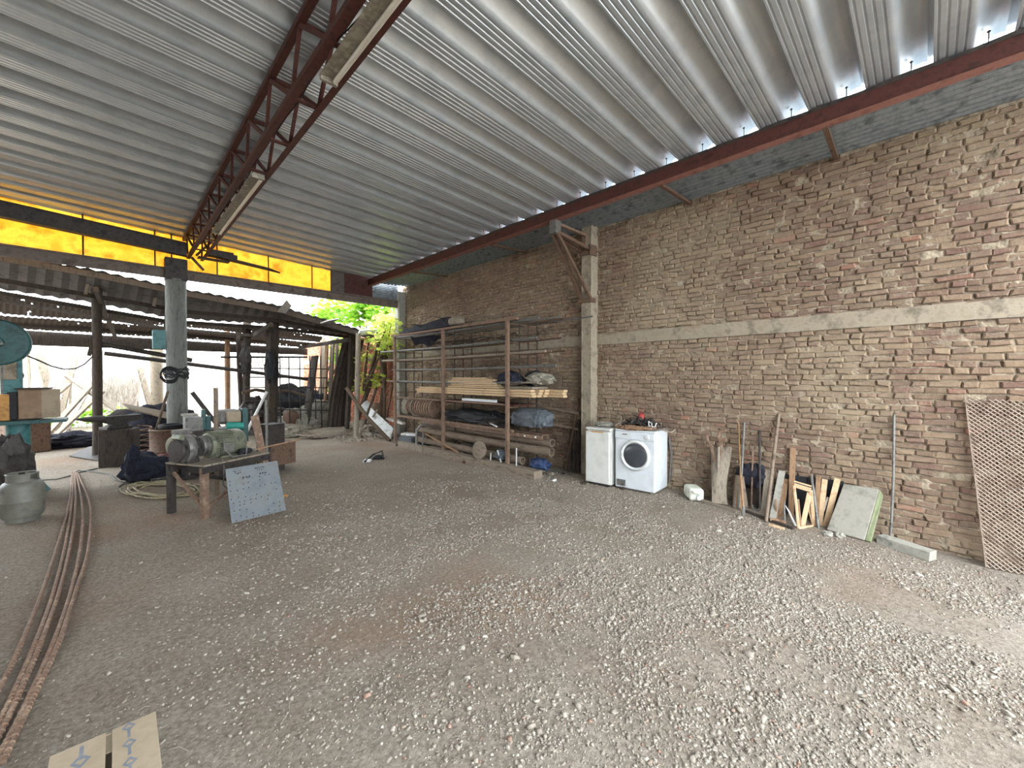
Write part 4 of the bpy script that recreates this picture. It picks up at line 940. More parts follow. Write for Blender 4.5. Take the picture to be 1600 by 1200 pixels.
# expanded metal sheet
t = thing('expanded_metal_sheet', (5.8, -0.8, -0.1), 'big rusty expanded metal mesh sheet leaning on the wall at the right edge', 'mesh sheet')
A = onF(1541, 886); B = onX(1508, 620, WX - 0.035)
upv = (B - A); Hh = upv.length; upv.normalize(); alongv = V((0.045, -1, 0.0)).normalized(); nrm = alongv.cross(upv).normalized()
cw_, chh = 0.042, 0.0205
nr = int(Hh / chh / 2); nc = 37; W2 = nc * cw_
mb = M()
for r in range(2 * nr):
    for c in range(nc):
        # strand segment: rises and falls between nodes (diamond lattice)
        x0 = c * cw_; s = 1 if (r % 2 == 0) else 0
        z0 = r * chh
        mids = [(x0, z0 + (chh if s else 0)), (x0 + cw_ * .5, z0 + (0 if s else chh)), (x0 + cw_, z0 + (chh if s else 0))]
        for (xa, za), (xb, zb) in zip(mids[:-1], mids[1:]):
            p = A + alongv * xa + upv * za; q = A + alongv * xb + upv * zb
            mb.bar(p, q, .0085, .005, up=tuple((nrm * 0.75 + upv * 0.65).normalized()))
o = mb.build('mesh', 'mesh_steel', t)
mb = M(); mb.bar(A, B, .010, .008, up=(1, 0, 0)); mb.build('edge_strip', 'mesh_steel', t)

# ------------------------------------------------------------------ STORAGE RACK
RX, RB = 4.97, 5.72
ZS = (2.62, 2.29, 2.06, 1.82, 1.54, 1.30, 1.13, 0.66)
t = thing('storage_rack', (5.35, 7.2, 0.1), 'tall rusty steel storage rack for bars and boards along the brick wall', 'storage rack')
YP = (5.17, 7.12, 9.15)
for k, y in enumerate(YP):
    mb = M(); mb.box((RX, y, 1.385), (0.055, 0.06, 2.57)); mb.build('post', 'rack_steel', t, bevel=.003)
    for x in (5.27, 5.50, 5.74):
        mb = M(); mb.tube([(x, y, 0.02), (x, y, 2.62)], 0.012, 7); mb.build('upright_rod', 'dark_steel', t)
    for z in ZS:
        mb = M(); mb.box(((RX + RB) / 2, y + .035, z - .012), (RB - RX + .04, 0.02, 0.02)); mb.build('cross_arm', 'rack_steel', t)
mb = M(); mb.box((RX, 7.1, 2.665), (0.06, 4.35, 0.045)); mb.build('top_rail', 'rack_steel', t)
mb = M(); mb.box((RX + .03, 7.16, 1.17), (0.03, 3.98, 0.03)); mb.build('rail', 'rack_steel', t)
mb = M(); mb.box((RX + .03, 7.16, 0.72), (0.035, 4.2, 0.045)); mb.build('rail', 'rack_steel', t)
rng = random.Random(21)
def bar_thing(name, m, x0, y0, z0, x1, y1, z1, w, h, lab, cat, grp, tube=False):
    mb = M()
    if tube:
        P = [V((x0, y0, z0)).lerp(V((x1, y1, z1)), k / 8) + V((0, 0, -0.02 * math.sin(k / 8 * math.pi))) for k in range(9)]; mb.tube(P, w / 2, 8)
    else: mb.bar((x0, y0, z0), (x1, y1, z1), w, h)
    return single(mb, name, m, lab, cat, grp, smooth=tube)
for li, z in enumerate(ZS[:5]):
    lv = ('topmost', 'second', 'third', 'fourth', 'fifth')[li]
    n = (6, 4, 4, 3, 2)[li]
    for k in range(n):
        x = RX + 0.09 + k * 0.10 + rng.uniform(-.02, .02)
        y0 = rng.uniform(3.7, 4.9) + (0.5 if li > 3 else 0); y1 = rng.uniform(8.6, 10.0)
        if k == 0: y0 = (4.5, 4.55, 4.35, 4.15, 4.9)[li]; y1 = (9.4, 10.0, 9.9, 9.5, 9.2)[li]
        tube = rng.random() < 0.5
        bar_thing('stock_bar', rng.choice(['rust_pale', 'grey_steel', 'rust', 'wood_grey']), x, y0, z + 0.022, x + rng.uniform(-.03, .03), y1, z + 0.022 + 0.0, 0.03 + 0.02 * (k == 0), 0.026, '%s stock bar on the %s level of the rack, %s the front' % (('square', 'round')[tube], lv, ('right at', 'second from', 'third from', 'fourth from', 'fifth from', 'sixth from')[k]), 'bar', 'stock bars on the %s rack level' % lv, tube)
# lumber: long pine boards and a short stack on top
L = 'long fresh pine boards on the rack'
for r in range(3):
    for c in range(4):
        y0 = 4.58 + (0.06, 0.02, .0, -.28)[c] * 1.0 + rng.uniform(-.03, .03) - .02 * c; y1 = 8.15 + rng.uniform(-.2, .2)
        mb = M(); mb.box((5.06 + c * 0.115, (y0 + y1) / 2, 1.335 + r * 0.045), (0.108, y1 - y0, 0.040))
        single(mb, 'pine_board', 'wood_pine', 'long fresh pine board on the rack, %s layer of the long pile, %s board' % (('bottom', 'middle', 'top')[r], ('front', 'second', 'third', 'rearmost')[c]), 'board', L, bevel=.003)
L = 'short fresh pine boards stacked on the long ones'
for r in range(6):
    for c in range(3):
        y0 = 5.45 + (0, 0.05, .08, .2, .16, .45)[r] + rng.uniform(-.03, .03) + .05 * c; y1 = 6.95 + rng.uniform(-.08, .1) - (.1 * (r > 3))
        mb = M(); mb.box((5.08 + c * 0.13, (y0 + y1) / 2, 1.468 + r * 0.034), (0.12, y1 - y0, 0.026))
        single(mb, 'pine_board', 'wood_pine', 'short pine board of the short stack, %s, %s board' % (('lowest layer', 'second layer up', 'third layer up', 'fourth layer up', 'layer under the top', 'top layer')[r], ('front', 'middle', 'rear')[c]), 'board', L, bevel=.002)
mb = M(); mb.box((5.3, 6.3, 1.155), (0.5, 2.4, 0.03)); single(mb, 'shelf_board', 'rust_red', 'red-brown board lying on the rack below the pine boards', 'board')
mb = M(); mb.box((5.05, 6.05, 1.215), (0.05, 1.0, 0.05)); single(mb, 'white_batten', 'enamel', 'short white batten lying on the red-brown board in the rack', 'batten', bevel=.003)
mb = M(); mb.blob((5.3, 5.45, 1.60), (0.2, 0.30, 0.17), 3, 0.25, 3); single(mb, 'stuffed_sack', 'fabric_navy', 'navy blue stuffed sack on the rack right of the short pine stack', 'sack', smooth=True)
mb = M(); mb.blob((5.40, 4.80, 1.62), (0.18, 0.30, 0.11), 13, 0.3, 2.6, flat=False); single(mb, 'cloth_bundle', 'cloth_pale', 'pale cloth bundle overhanging the right end of the rack', 'cloth', smooth=True)
mb = M(); mb.blob((5.45, 4.98, 1.62), (0.14, 0.2, 0.14), 15, 0.3, 2.6, flat=False); single(mb, 'cloth_bundle', 'tarp_black', 'dark cloth bundle behind the pale one at the right end of the rack', 'cloth', smooth=True)
mb = M(); mb.box((5.35, 5.2, 1.47), (0.4, 0.9, 0.04)); single(mb, 'thin_board', 'wood_grey', 'thin dusty panel under the navy sack in the rack', 'panel')
# rolled slatted blind with a wrapped end
t = thing('rolled_blind', (5.3, 8.0, .78), 'brown rolled slatted blind with a cloth-wrapped end lying in the rack', 'blind')
mb = M()
for k in range(11):
    y = 7.75 + k * 0.105; mb.lathe((5.27, y, 0.95), (0, 1, 0), [(0.175, 0), (0.235 - .004 * k, 0.004), (0.235 - .004 * k, 0.06), (0.175, 0.064)], 22)
mb.build('slats', 'cloth_brown', t)
M().blob((5.27, 9.0, 0.93), (0.2, 0.17, 0.22), 3, .2, 2.5, flat=False).build('cloth_wrap', 'cloth_pale', t, smooth=True)
M().tube([(5.27 + .24 * math.cos(a), 8.55, .95 + .24 * math.sin(a)) for a in np.linspace(0, 6.28, 20)], .012, 6).build('strap', 'cloth_pale', t)
mb = M(); mb.blob((5.3, 6.45, 0.84), (0.3, 1.05, 0.16), 31, 0.35, 2.4); single(mb, 'tangled_netting', 'black', 'dark tangled heap of netting on the low rack level', 'netting', smooth=True)
mb = M(); mb.blob((5.2, 5.75, 0.80), (0.2, 0.3, 0.12), 33, 0.5, 4); single(mb, 'scrap_bundle', 'dark_steel', 'dark scrap bundle on the low rack level beside the front post', 'scrap')
t = thing('dusty_rod', (5.0, 5.5, .76), 'short pale rod poking out of the dark netting by the rack post', 'rod'); M().tube([(4.94, 5.42, .77), (5.05, 5.75, .80)], .014, 7).build('rod', 'plastic_white', t)
mb = M()
mb.blob((5.28, 4.86, 0.915), (0.22, 0.36, 0.185), 41, 0.12, 1.9, ridge=0.06, power=0.6, seg=60, rings=36); single(mb, 'wrapped_bundle', 'tarp_grey', 'blue-grey tarpaulin bundle at the right end of the rack above the pipes', 'bundle', smooth=True)
# pipes at the bottom
def pipe(y0, x0, z0, y1, x1, z1, r, lab):
    a = V((x0, y0, z0)); b = V((x1, y1, z1)); d = (a - b); Ln = d.length
    mb = M(); mb.lathe(b, d, [(r * .82, 0.01), (r, 0), (r, Ln), (r * .80, Ln), (r * .78, Ln - .9)], 28)
    return single(mb, 'large_pipe', 'pipe', lab, 'pipe', 'large pipes at the foot of the rack', smooth=True)
pipe(4.42, 5.30, 0.545, 8.5, 5.38, 0.56, 0.070, 'upper of the two long dusty pipes with open ends below the rack')
pipe(4.40, 5.26, 0.395, 8.5, 5.22, 0.42, 0.072, 'lower of the two long dusty pipes with open ends below the rack')
pipe(4.98, 5.16, 0.185, 8.4, 5.14, 0.20, 0.068, 'shorter dusty pipe lowest on the ground behind the timber')
t = thing('steel_channel', (5.15, 6.2, .62), 'long dusty steel channel lying on the pipes under the tarpaulin bundle', 'channel')
mb = M(); mb.box((5.16, 6.3, 0.69), (0.16, 3.7, 0.012)); mb.box((5.085, 6.3, 0.655), (0.010, 3.7, 0.08)); mb.box((5.235, 6.3, 0.655), (0.010, 3.7, 0.08)); mb.build('profile', 'rust_pale', t)
for y in (4.6, 4.85): M().box((5.07, y, .65), (.02, .03, .03)).build('bolt', 'plastic_white', t, bevel=.006)
mb = M(); mb.bar((5.3, 8.4, .34), (5.3, 8.4, .02), .5, .12); single(mb, 'pipe_support', 'wood_dark', 'dark block carrying the far ends of the long pipes', 'block')
mb = M(); mb.bar((5.3, 6.6, .29), (5.3, 6.6, .02), .4, .1); single(mb, 'pipe_support', 'wood_dark', 'dark block under the middle of the long pipes', 'block')
# timber sleeper along the rack front
mb = M(); mb.bar((4.95, 4.42, 0.055), (4.97, 7.75, 0.06), 0.20, 0.15); single(mb, 'timber_beam', 'timber', 'long weathered timber beam on the floor along the rack foot', 'timber beam', bevel=.012)
mb = M(); mb.bar((4.95, 7.77, 0.055), (4.97, 8.85, 0.06), 0.19, 0.14); single(mb, 'timber_beam', 'wood_grey', 'shorter lighter timber beam butting against the long one', 'timber beam', bevel=.012)
mb = M(); mb.bar((4.92, 8.95, 0.02), (5.0, 12.0, 0.03), 0.10, 0.05); single(mb, 'timber_beam', 'timber', 'thin timber running on from the beams to the opening', 'timber beam')
# disc, rods and bits in front
t = thing('wooden_disc', (4.93, 5.92, .1), 'round dusty wooden disc leaning on the pipes behind the timber beam', 'disc')
M().lathe((4.95, 5.90, .285), V((-1, -.12, .12)), [(0.165, 0), (0.17, .006), (0.17, .03), (0.16, .036)], 40).build('disc_face', 'timber', t, smooth=True)
M().lathe((4.915, 5.893, .288), V((-1, -.12, .12)), [(0.02, 0), (0.018, .006)], 14).build('hub', 'rust', t)
for k, (y, x1, y1, z1, lab) in enumerate(((5.62, 4.96, 5.6, .27, 'short white stake by the wooden disc'), (5.32, 4.96, 5.42, .34, 'short white stake slanting left of the front rack post'), (4.95, 4.95, 4.93, .44, 'upright white stake right of the front rack post'))):
    mb = M(); mb.tube([(4.97, y, .1), (x1, y1, z1)], .011, 6); single(mb, 'white_stake', 'plastic_white', lab, 'stake')
mb = M(); mb.blob((5.28, 4.68, .14), (.12, .2, .12), 51, .3, 2.6); single(mb, 'plastic_bag', 'cloth_blue', 'blue plastic bag lying at the end of the lowest pipe', 'bag', smooth=True)
mb = M(); mb.blob((5.05, 5.42, .23), (.1, .14, .10), 53, .3, 2.6); single(mb, 'plastic_bag', 'tarp_grey', 'crumpled grey bag between the disc and the front rack post', 'bag', smooth=True)
mb = M(); mb.bar((5.0, 7.95, .42), (4.93, 6.55, .16), .03, .03); single(mb, 'wooden_stick', 'wood_mid', 'thin brown stick sloping across the front of the pipes', 'stick')
t = thing('pipe_cradle', (4.97, 8.05, .1), 'grey bent steel hoop standing at the left end of the pipes', 'hoop')
M().tube([(4.95, 8.15, .1), (4.95, 8.13, .45), (5.02, 8.05, .58), (5.2, 7.98, .56)], .03, 8).build('hoop', 'grey_steel', t, smooth=True)
M().tube([(4.95, 7.9, .1), (4.95, 7.85, .45)], .02, 8).build('leg', 'grey_steel', t, smooth=True)
mb = M(); mb.box((5.12, 8.7, .15), (.3, .5, .16), rz=.1); single(mb, 'pale_box', 'tarp_grey', 'pale blue-grey flat box lying left of the bent hoop', 'box', bevel=.01)
mb = M(); mb.box((5.25, 8.85, .26), (.2, .5, .05), rz=.4); single(mb, 'white_offcut', 'white_board', 'small white panel lying on the pale blue-grey box', 'panel')
# black tarp slung over the top of the rack
mb = M()
def fn(a, b):
    y = 6.85 + a * 2.1; ridge = 0.10 + 0.10 * (1 - a) + 0.05 * noise.noise(V((a * 6, b * 3, 2)))
    if b < .45: x = 5.02 + b * .5; z = 2.72 + ridge * math.sin(b / .45 * math.pi) * 1.1
    else: x = 5.245 + (b - .45) * .3; z = 2.70 - (b - .45) * (0.75 if a > .45 else .2) * (.6 + .5 * noise.noise(V((a * 5, 4, 1))))
    return (x, y, z)
mb.sheet(fn, 30, 18, t=.004); single(mb, 'black_tarp', 'tarp_black', 'black tarpaulin slung over the top left of the rack', 'tarpaulin', smooth=True)
mb = M(); mb.blob((5.12, 6.85, 2.80), (.13, .22, .12), 61, .2); single(mb, 'cloth_bundle', 'wood_grey', 'brown bundle on top of the rack beside the black tarpaulin', 'bundle', smooth=True)
mb = M(); mb.tube([(5.1, 7.15, 2.78), (5.05, 7.3, 2.92), (5.0, 7.55, 2.99)], [.03, .015, .004], 6); mb.tube([(5.1, 8.0, 2.76), (5.0, 8.25, 2.87), (4.98, 8.55, 2.88)], [.03, .015, .004], 6); single(mb, 'bent_hook', 'black', 'black bent spikes sticking up from the black tarpaulin', 'spike', smooth=True)
mb = M()
for k in range(16):
    y = rng.uniform(5.6, 8); x = rng.uniform(5.2, 5.6); mb.tube([(x, y, 2.31 + rng.uniform(0, .2)), (x + jit(.1), y + jit(.4), 2.40 + rng.uniform(0, .1)), (x + jit(.1), y + rng.uniform(-.9, .9), 2.40 + jit(.06))], .01, 5)
single(mb, 'stick_tangle', 'wood_dark', 'tangle of sticks and offcuts under the rack top', 'sticks', kind='stuff')
# wall-side bars between rack and pillar
for (y0, z0, y1, z1, lab) in ((5.6, 1.17, 4.28, 1.02, 'upper slanting brown bar between the rack and the pillar'), (4.95, .82, 4.3, .74, 'lower slanting brown bar between the rack and the pillar')):
    mb = M(); mb.bar((5.72, y0, z0), (5.86, y1, z1), .03, .035); single(mb, 'wall_bar', 'pipe', lab, 'bar')
g = onF(884, 735); mb = M(); mb.bar(g, onX(905, 622, WX - .06), .03, .03, up=(1, 0, 0)); single(mb, 'red_bar', 'rust', 'thin reddish bar leaning against the wall left of the pillar', 'bar')
for k, (u0, u1, v1, lab) in enumerate(((889, 893, 668, 'dark slat leaning in the corner, nearest the thin reddish bar'), (897, 899, 660, 'dark slat leaning in the corner, middle one'), (904, 904, 655, 'dark slat leaning in the corner, nearest the pillar'))):
    g = onF(u0, 737 + k); mb = M(); mb.bar(g, onX(u1, v1, WX - .06), .06, .02, up=(1, 0, 0)); single(mb, 'dark_lath', 'wood_dark', lab, 'slat')
# bits on the floor at the beam end
for k, (u, v, r, m, lab) in enumerate(((848, 737, .06, 'debris', 'broken rubble lump at the end of the long timber beam'), (862, 742, .05, 'debris', 'small rubble lump right of the timber beam end'), (866, 752, .035, 'white_board', 'small white scrap right of the timber beam end'),
                                      (880, 741, .03, 'black', 'small black scrap on the floor before the red bar'), (727, 723, .05, 'rust_red', 'small reddish block on the floor in front of the timber'),
                                      (574, 722, .07, 'white_board', 'pale crumpled scrap on the open floor'), (592, 717, .09, 'black', 'dark crumpled scrap on the open floor'),
                                      (915, 757, .05, 'wood_dark', 'dark chip of wood in front of the fridge'), (446, 776, .03, 'crate_orange', 'tiny yellowish leaf by the drilled plate'), (974, 764, .05, 'wood_dark', 'dark wood chip under the washing machine front'))):
    g = onF(u, v); mb = M(); mb.blob(g + V((0, 0, r * .3)), (r * 1.2, r, r * .55), u * .37, .5, 2.5, seg=16, rings=10); single(mb, 'floor_scrap', m, lab, 'scrap')
mb = M(); mb.tube([onF(570, 724) + V((0, 0, .03)), onF(583, 717) + V((0, 0, .09)), onF(597, 712) + V((0, 0, .1)), onF(599, 719) + V((0, 0, .03))], .02, 6); single(mb, 'dark_strap', 'black', 'dark curved strap arched over the crumpled scraps', 'strap', smooth=True)

# ------------------------------------------------------------------ MOTOR BENCH
BA = V((0.77, 5.89, 0)); BD = V((0.70, 0.39, 0)).normalized(); BN = V((-BD.y, BD.x, 0))   # along front edge, into depth
TZ = 0.63
def bp(a, d, z): return BA + BD * a + BN * d + V((0, 0, z))
RBm = Matrix((BD, BN, V((0, 0, 1)))).transposed()
t = thing('work_bench', tuple(bp(.42, .3, 0)), 'low rusty steel bench with crossed braces carrying the electric motor', 'bench')
mb = M(); mb.box(bp(.43, .30, TZ - .01), (.90, .62, .02), R=RBm); mb.build('bench_top', 'wood_grey', t, bevel=.003)
for d in (0.01, .59): M().box(bp(.43, d, TZ - .06), (.90, .02, .09), R=RBm).build('apron', 'dark_steel', t)
for a, d in ((.03, .03), (.03, .57), (.83, .03), (.83, .57)):
    mb = M(); mb.box(bp(a, d - .01, TZ / 2 - .03), (.065, .010, TZ - .02), R=RBm); mb.box(bp(a - .028, d + .02, TZ / 2 - .03), (.010, .065, TZ - .02), R=RBm); mb.build('leg', 'rust_pale' if d < .3 else 'dark_steel', t)
for p, q in ((bp(.04, .05, .10), bp(.80, .05, .50)), (bp(.04, .05, .52), bp(.80, .05, .12)), (bp(.03, .05, .1), bp(.03, .55, .5)), (bp(.04, .3, .5), bp(.8, .3, .2))):
    M().bar(p, q, .03, .03).build('brace', 'rust_pale' if p.z < .3 else 'dark_steel', t)
# drilled plate
P0 = onF(362, 818); P1 = onF(447, 797); P3_ = P0 + V((-.05, .05, .615)); P2_ = P1 + V((-.05, .11, .60))
P3_ = onY(352, 733, P0.y + .10); P2_ = onY(432, 720, P1.y + .12)
t = thing('drilled_plate', tuple((P0 + P1) / 2), 'blue-grey steel plate drilled full of holes, leaning on the motor bench', 'steel plate')
_n = (P1 - P0).cross(P3_ - P0).normalized(); P2_ = P2_ - _n * _n.dot(P2_ - P0)
M().slab([P0, P1, P2_, P3_], -0.008).build('plate', 'plate_blue', t, bevel=.001)
rng = random.Random(8)
def plp(a, b): return (P0.lerp(P1, a)).lerp(P3_.lerp(P2_, a), b)
nn = _n if _n.y < 0 else -_n
hs = []
for b in (.04, .1, .2, .3, .36, .44, .58, .68, .76):
    for a in np.arange(.06, .97, .105):
        if rng.random() < .62: hs.append((a + rng.uniform(-.02, .02), b + rng.uniform(-.012, .012), .006))
for k in range(3): hs += [(.30 + .055 * k, .79, .009), (.62 + .05 * k, .81, .009)]
for k in range(30): hs.append((.14 + .011 * k + (.25 if k > 12 else 0) + rng.uniform(-.003, .003), .90 + rng.uniform(-.03, .04), .0045))
mb = M()
for a, b, r in hs: mb.lathe(plp(a, b) + nn * .0006, nn, [(r * 1.1, 0), (r * 1.1, .0012)], 10)
mb.build('drill_holes', 'black', t)
# motor
MC = bp(.42, .34, TZ + .17)
t = thing('electric_motor', tuple(MC - V((0, 0, .17))), 'olive-grey finned electric motor with terminal box on the bench', 'motor')
ax = (BD + BN * -.05).normalized()
MC = MC + BD * .06
M().lathe(MC - ax * .2, ax, [(.05, 0), (.13, .0), (.15, .02), (.15, .26), (.13, .28)], 36).build('housing', 'motor', t, smooth=True)
mb = M()
for k in range(36):
    a = 2 * math.pi * k / 36; d = BN * math.cos(a) + V((0, 0, math.sin(a)))
    mb.bar(MC - ax * .17 + d * .160, MC + ax * .05 + d * .160, .006, .024, up=d)
mb.build('cooling_fins', 'motor', t)
M().lathe(MC + ax * .06, ax, [(.155, 0), (.168, .01), (.168, .14), (.15, .17), (.0, .175)], 36).build('fan_cowl', 'motor', t, smooth=True)
M().box(MC - BN * .165 + V((0, 0, -.04)) - ax * .06, (.15, .07, .13), R=RBm).build('terminal_box', 'motor', t, bevel=.01)
M().box(MC - BN * .203 + V((0, 0, -.04)) - ax * .06, (.12, .008, .10), R=RBm).build('box_lid', 'grey_steel', t, bevel=.003)
for s in (-1, 1): M().box(MC + ax * (.0) + BN * .1 * s + V((0, 0, -.16)), (.22, .05, .03), R=RBm).build('foot', 'motor', t, bevel=.004)
M().tube([MC - ax * .2, MC - ax * .33], .018, 12).build('shaft', 'grey_steel', t, smooth=True)
M().lathe(MC - ax * .30, ax, [(.03, 0), (.12, .005), (.125, .03), (.105, .045), (.125, .06), (.12, .09), (.03, .095)], 30).build('pulley', 'grey_steel', t, smooth=True)
mb = M(); P = [MC - BN * .21 + V((0, 0, .1)) - ax * .14, MC - BN * .25 + V((0, 0, -.05)) - ax * .16, MC - BN * .28 + V((0, 0, -.15)) - ax * .08, MC - BN * .28 + V((0, 0, -.155)) + ax * .1, MC - BN * .22 + V((0, 0, -.06)) + ax * .16]
mb.tube(P, .010, 8); single(mb, 'white_cable', 'cable', 'pale cable looping round the front of the electric motor', 'cable', smooth=True)
mb = M(); mb.tube([bp(.25, .05, TZ + .01), bp(.22, -.02, TZ - .08), bp(.20, -.03, .35), bp(.27, -.03, .27), bp(.38, -.02, .33)], .009, 8); single(mb, 'white_cable', 'cable', 'pale cable hanging down in front of the bench apron', 'cable', smooth=True)
# flywheel and flange parts left of the motor
t = thing('grinder_head', tuple(bp(.06, .36, TZ)), 'heavy grey grinder head with round guard left of the electric motor', 'grinder')
M().lathe(bp(-.02, .36, TZ + .17), ax, [(.02, 0), (.16, .01), (.17, .03), (.17, .08), (.155, .10), (.05, .11)], 30).build('wheel_guard', 'grey_steel', t, smooth=True)
M().lathe(bp(-.08, .36, TZ + .16), ax, [(.02, 0), (.13, .004), (.135, .03), (.02, .035)], 30).build('wheel', 'dark_steel', t, smooth=True)
M().box(bp(.0, .36, TZ + .30), (.16, .12, .06), R=RBm @ Matrix.Rotation(.35, 3, 'Y')).build('guard_cap', 'motor', t, bevel=.008)
M().box(bp(.06, .36, TZ + .05), (.14, .2, .10), R=RBm).build('base', 'dark_steel', t, bevel=.01)
t = thing('pump_body', tuple(bp(.15, .52, TZ)), 'ribbed grey pump body behind the motor pulley on the bench', 'pump')
mb = M()
for k in range(9): mb.lathe(bp(.06 + .02 * k, .56, TZ + .18), BD, [(.10, 0), (.135, .002), (.135, .010), (.10, .012)], 26)
mb.build('ribs', 'motor', t, smooth=True); M().lathe(bp(.02, .56, TZ + .18), BD, [(.06, 0), (.12, .01), (.12, .25), (.06, .26)], 26).build('barrel', 'motor', t, smooth=True)
M().box(bp(.14, .56, TZ + .35), (.16, .14, .06), R=RBm).build('head', 'grey_steel', t, bevel=.01)
M().box(bp(.14, .56, TZ + .035), (.2, .16, .07), R=RBm).build('base', 'dark_steel', t)
# drill with long rod
t = thing('hand_drill', tuple(bp(.60, .12, TZ)), 'black hand drill with a long pale rod lying at the bench edge', 'drill')
a = bp(.55, .14, TZ + .05); M().lathe(a, (BD * 1.0 - BN * .2).normalized(), [(.02, 0), (.04, .01), (.04, .12), (.025, .16)], 16).build('body', 'black', t, smooth=True)
M().lathe(a + BD * .16 - BN * .03, (BD - BN * .2).normalized(), [(.022, 0), (.022, .04), (.012, .05)], 12).build('chuck', 'grey_steel', t, smooth=True)
M().tube([a + BD * .2 - BN * .04 + V((0, 0, .0)), a + BD * .85 - BN * .17 + V((0, 0, .05))], .010, 8).build('rod', 'wood_mid', t, smooth=True)
M().bar(a + BD * .02, a + BD * .0 - V((0, 0, .04)) - BN * .05, .03, .03).build('grip', 'black', t, bevel=.005)
# things behind and right on the bench
for k, (a0, d0, sx, sy, sz, z, m, nm, lab) in enumerate(((.68, .42, .20, .12, .12, 0, 'concrete', 'concrete_block', 'pale square block on the bench right of the motor'), (.84, .40, .14, .12, .13, 0, 'concrete', 'concrete_block', 'second pale block at the right end of the bench'))):
    M_ = M().box(bp(a0, d0, TZ + sz / 2 + z), (sx, sy, sz), R=RBm); single(M_, nm, m, lab, 'block', bevel=.008)
a = onY(414, 690, 7.1); b = onY(398, 649, 7.3)
mb = M(); mb.bar(V((a.x, a.y, TZ * .0 + .60)), b, .22, .02, up=(0, 1, 0)); mb.v = mb.v
t_ = single(M().slab([onY(414, 752, 7.0) , onY(424, 751, 7.0), onY(403, 648, 7.2), onY(391, 651, 7.2)], .03), 'rusty_plank', 'rust_pale', 'rusty red-brown plank tilted behind the right end of the bench', 'plank')
t = thing('drill_press', tuple(onF(430, 722)), 'dark steel box column standing behind the bench right end', 'machine')
g = V((2.0, 8.1, 0)); M().box(g + V((0, 0, .42)), (.32, .3, .84), rz=.4).build('housing', 'dark_steel', t, bevel=.01); M().box(g + V((0.12, .05, .30)), (.5, .3, .40), rz=.4).build('base', 'rust', t, bevel=.01)
t.location = t.location  # base stays on the floor
# vertical pipe stands
mb = M(); a = onY(337, 606, 6.9); mb.tube([V((a.x, a.y, 0)), a], .028, 12); single(mb, 'vertical_pipe', 'pipe', 'thin upright pipe standing behind the electric motor', 'pipe', smooth=True)
mb = M(); a = onY(416, 625, 7.4); mb.tube([V((a.x, a.y, 0.0)), a], .02, 12); single(mb, 'vertical_pipe', 'grey_steel', 'thin upright pipe standing beside the thickest shed post', 'pipe', smooth=True)
# green lathe-like machine behind the bench
LX = onY(360, 700, 8.2).x
t = thing('green_machine', (LX, 8.2, 0), 'dark green workshop machine with a pale box and turquoise roller behind the bench', 'machine')
def lm(u0, u1, v0, v1, Y, dp):
    a = onY(u0, v1, Y); b = onY(u1, v0, Y); return ((a.x + b.x) / 2, Y + dp / 2, (a.z + b.z) / 2), (abs(b.x - a.x), dp, abs(b.z - a.z))
c, d = lm(338, 386, 668, 722, 8.2, .5); M().box(c, d).build('cabinet', 'dark_steel', t, bevel=.02)
c, d = lm(340, 378, 640, 664, 8.15, .4); M().box(c, d).build('hood', 'grey_steel', t, bevel=.05)
c, d = lm(356, 377, 643, 660, 8.0, .2); M().box(c, d).build('guard_box', 'cardboard', t, bevel=.01)
a = onY(354, 665, 7.9); b = onY(380, 665, 7.9); M().tube([a, b], .055, 16).build('roller', 'teal_bright', t, smooth=True)
c, d = lm(379, 388, 638, 700, 8.1, .2); M().box(c, d).build('column', 'teal_dark', t, bevel=.01)
c, d = lm(340, 400, 700, 735, 8.2, .5); M().box((c[0], c[1], d[2] * .25), (d[0], .5, c[2] + d[2] * .2)).build('base', 'dark_steel', t)
t = thing('bench_vice', (onY(318, 665, 8.4).x, 8.4, .0), 'dark green vice-like machine head left behind the electric motor', 'machine')
c, d = lm(316, 322, 640, 672, 8.4, .12); M().box(c, d).build('upright', 'teal_dark', t, bevel=.01)
c, d = lm(322, 330, 650, 672, 8.4, .12); M().box(c, d).build('upright', 'teal_dark', t, bevel=.01)
c, d = lm(290, 318, 652, 675, 8.4, .35); M().box(c, d).build('box', 'grey_steel', t, bevel=.01)
c, d = lm(284, 330, 672, 735, 8.4, .4); M().box((c[0], c[1], c[2] * .5 + d[2] * .25), (d[0], d[1], c[2] + d[2] * .5)).build('stand', 'dark_steel', t)
c, d = lm(286, 310, 647, 651, 8.3, .3); M().box(c, d).build('plate', 'concrete_grey', t)

# ------------------------------------------------------------------ ANVIL, DRUM AND JUNK LEFT OF THE BENCH
g = onF(182, 728)
t = thing('anvil', (g.x, g.y, .70), 'big dark blacksmith anvil with its horn pointing left, set on a block', 'anvil')
ad = V((.80, .60, 0)); an = V((-.6, .8, 0)); RA = Matrix((ad, an, V((0, 0, 1)))).transposed()
ac = V((g.x + .03, g.y, .70))
L_ = onY(128, 660, g.y - .25); dirh = (L_ - ac); dirh.z = 0; dirh.normalize(); ad = -dirh; an = V((-ad.y, ad.x, 0)); RA = Matrix((ad, an, V((0, 0, 1)))).transposed()
mb = M(); prof = [(-.30, .13, .205), (-.30, .22, .205), (.36, .22, .205)]
def ab(a, d, z): return ac + ad * a + an * d + V((0, 0, z))
mb.slab([ab(-.20, -.07, .04), ab(.14, -.07, .04), ab(.10, -.07, .10), ab(.34, -.07, .15), ab(.36, -.07, .24), ab(-.22, -.07, .24), ab(-.22, -.07, .13), ab(-.12, -.07, .09)][::-1], .14)
mb.box(ab(-.03, 0, .02), (.40, .24, .05), R=RA); mb.build('body', 'dark_steel', t, bevel=.008)
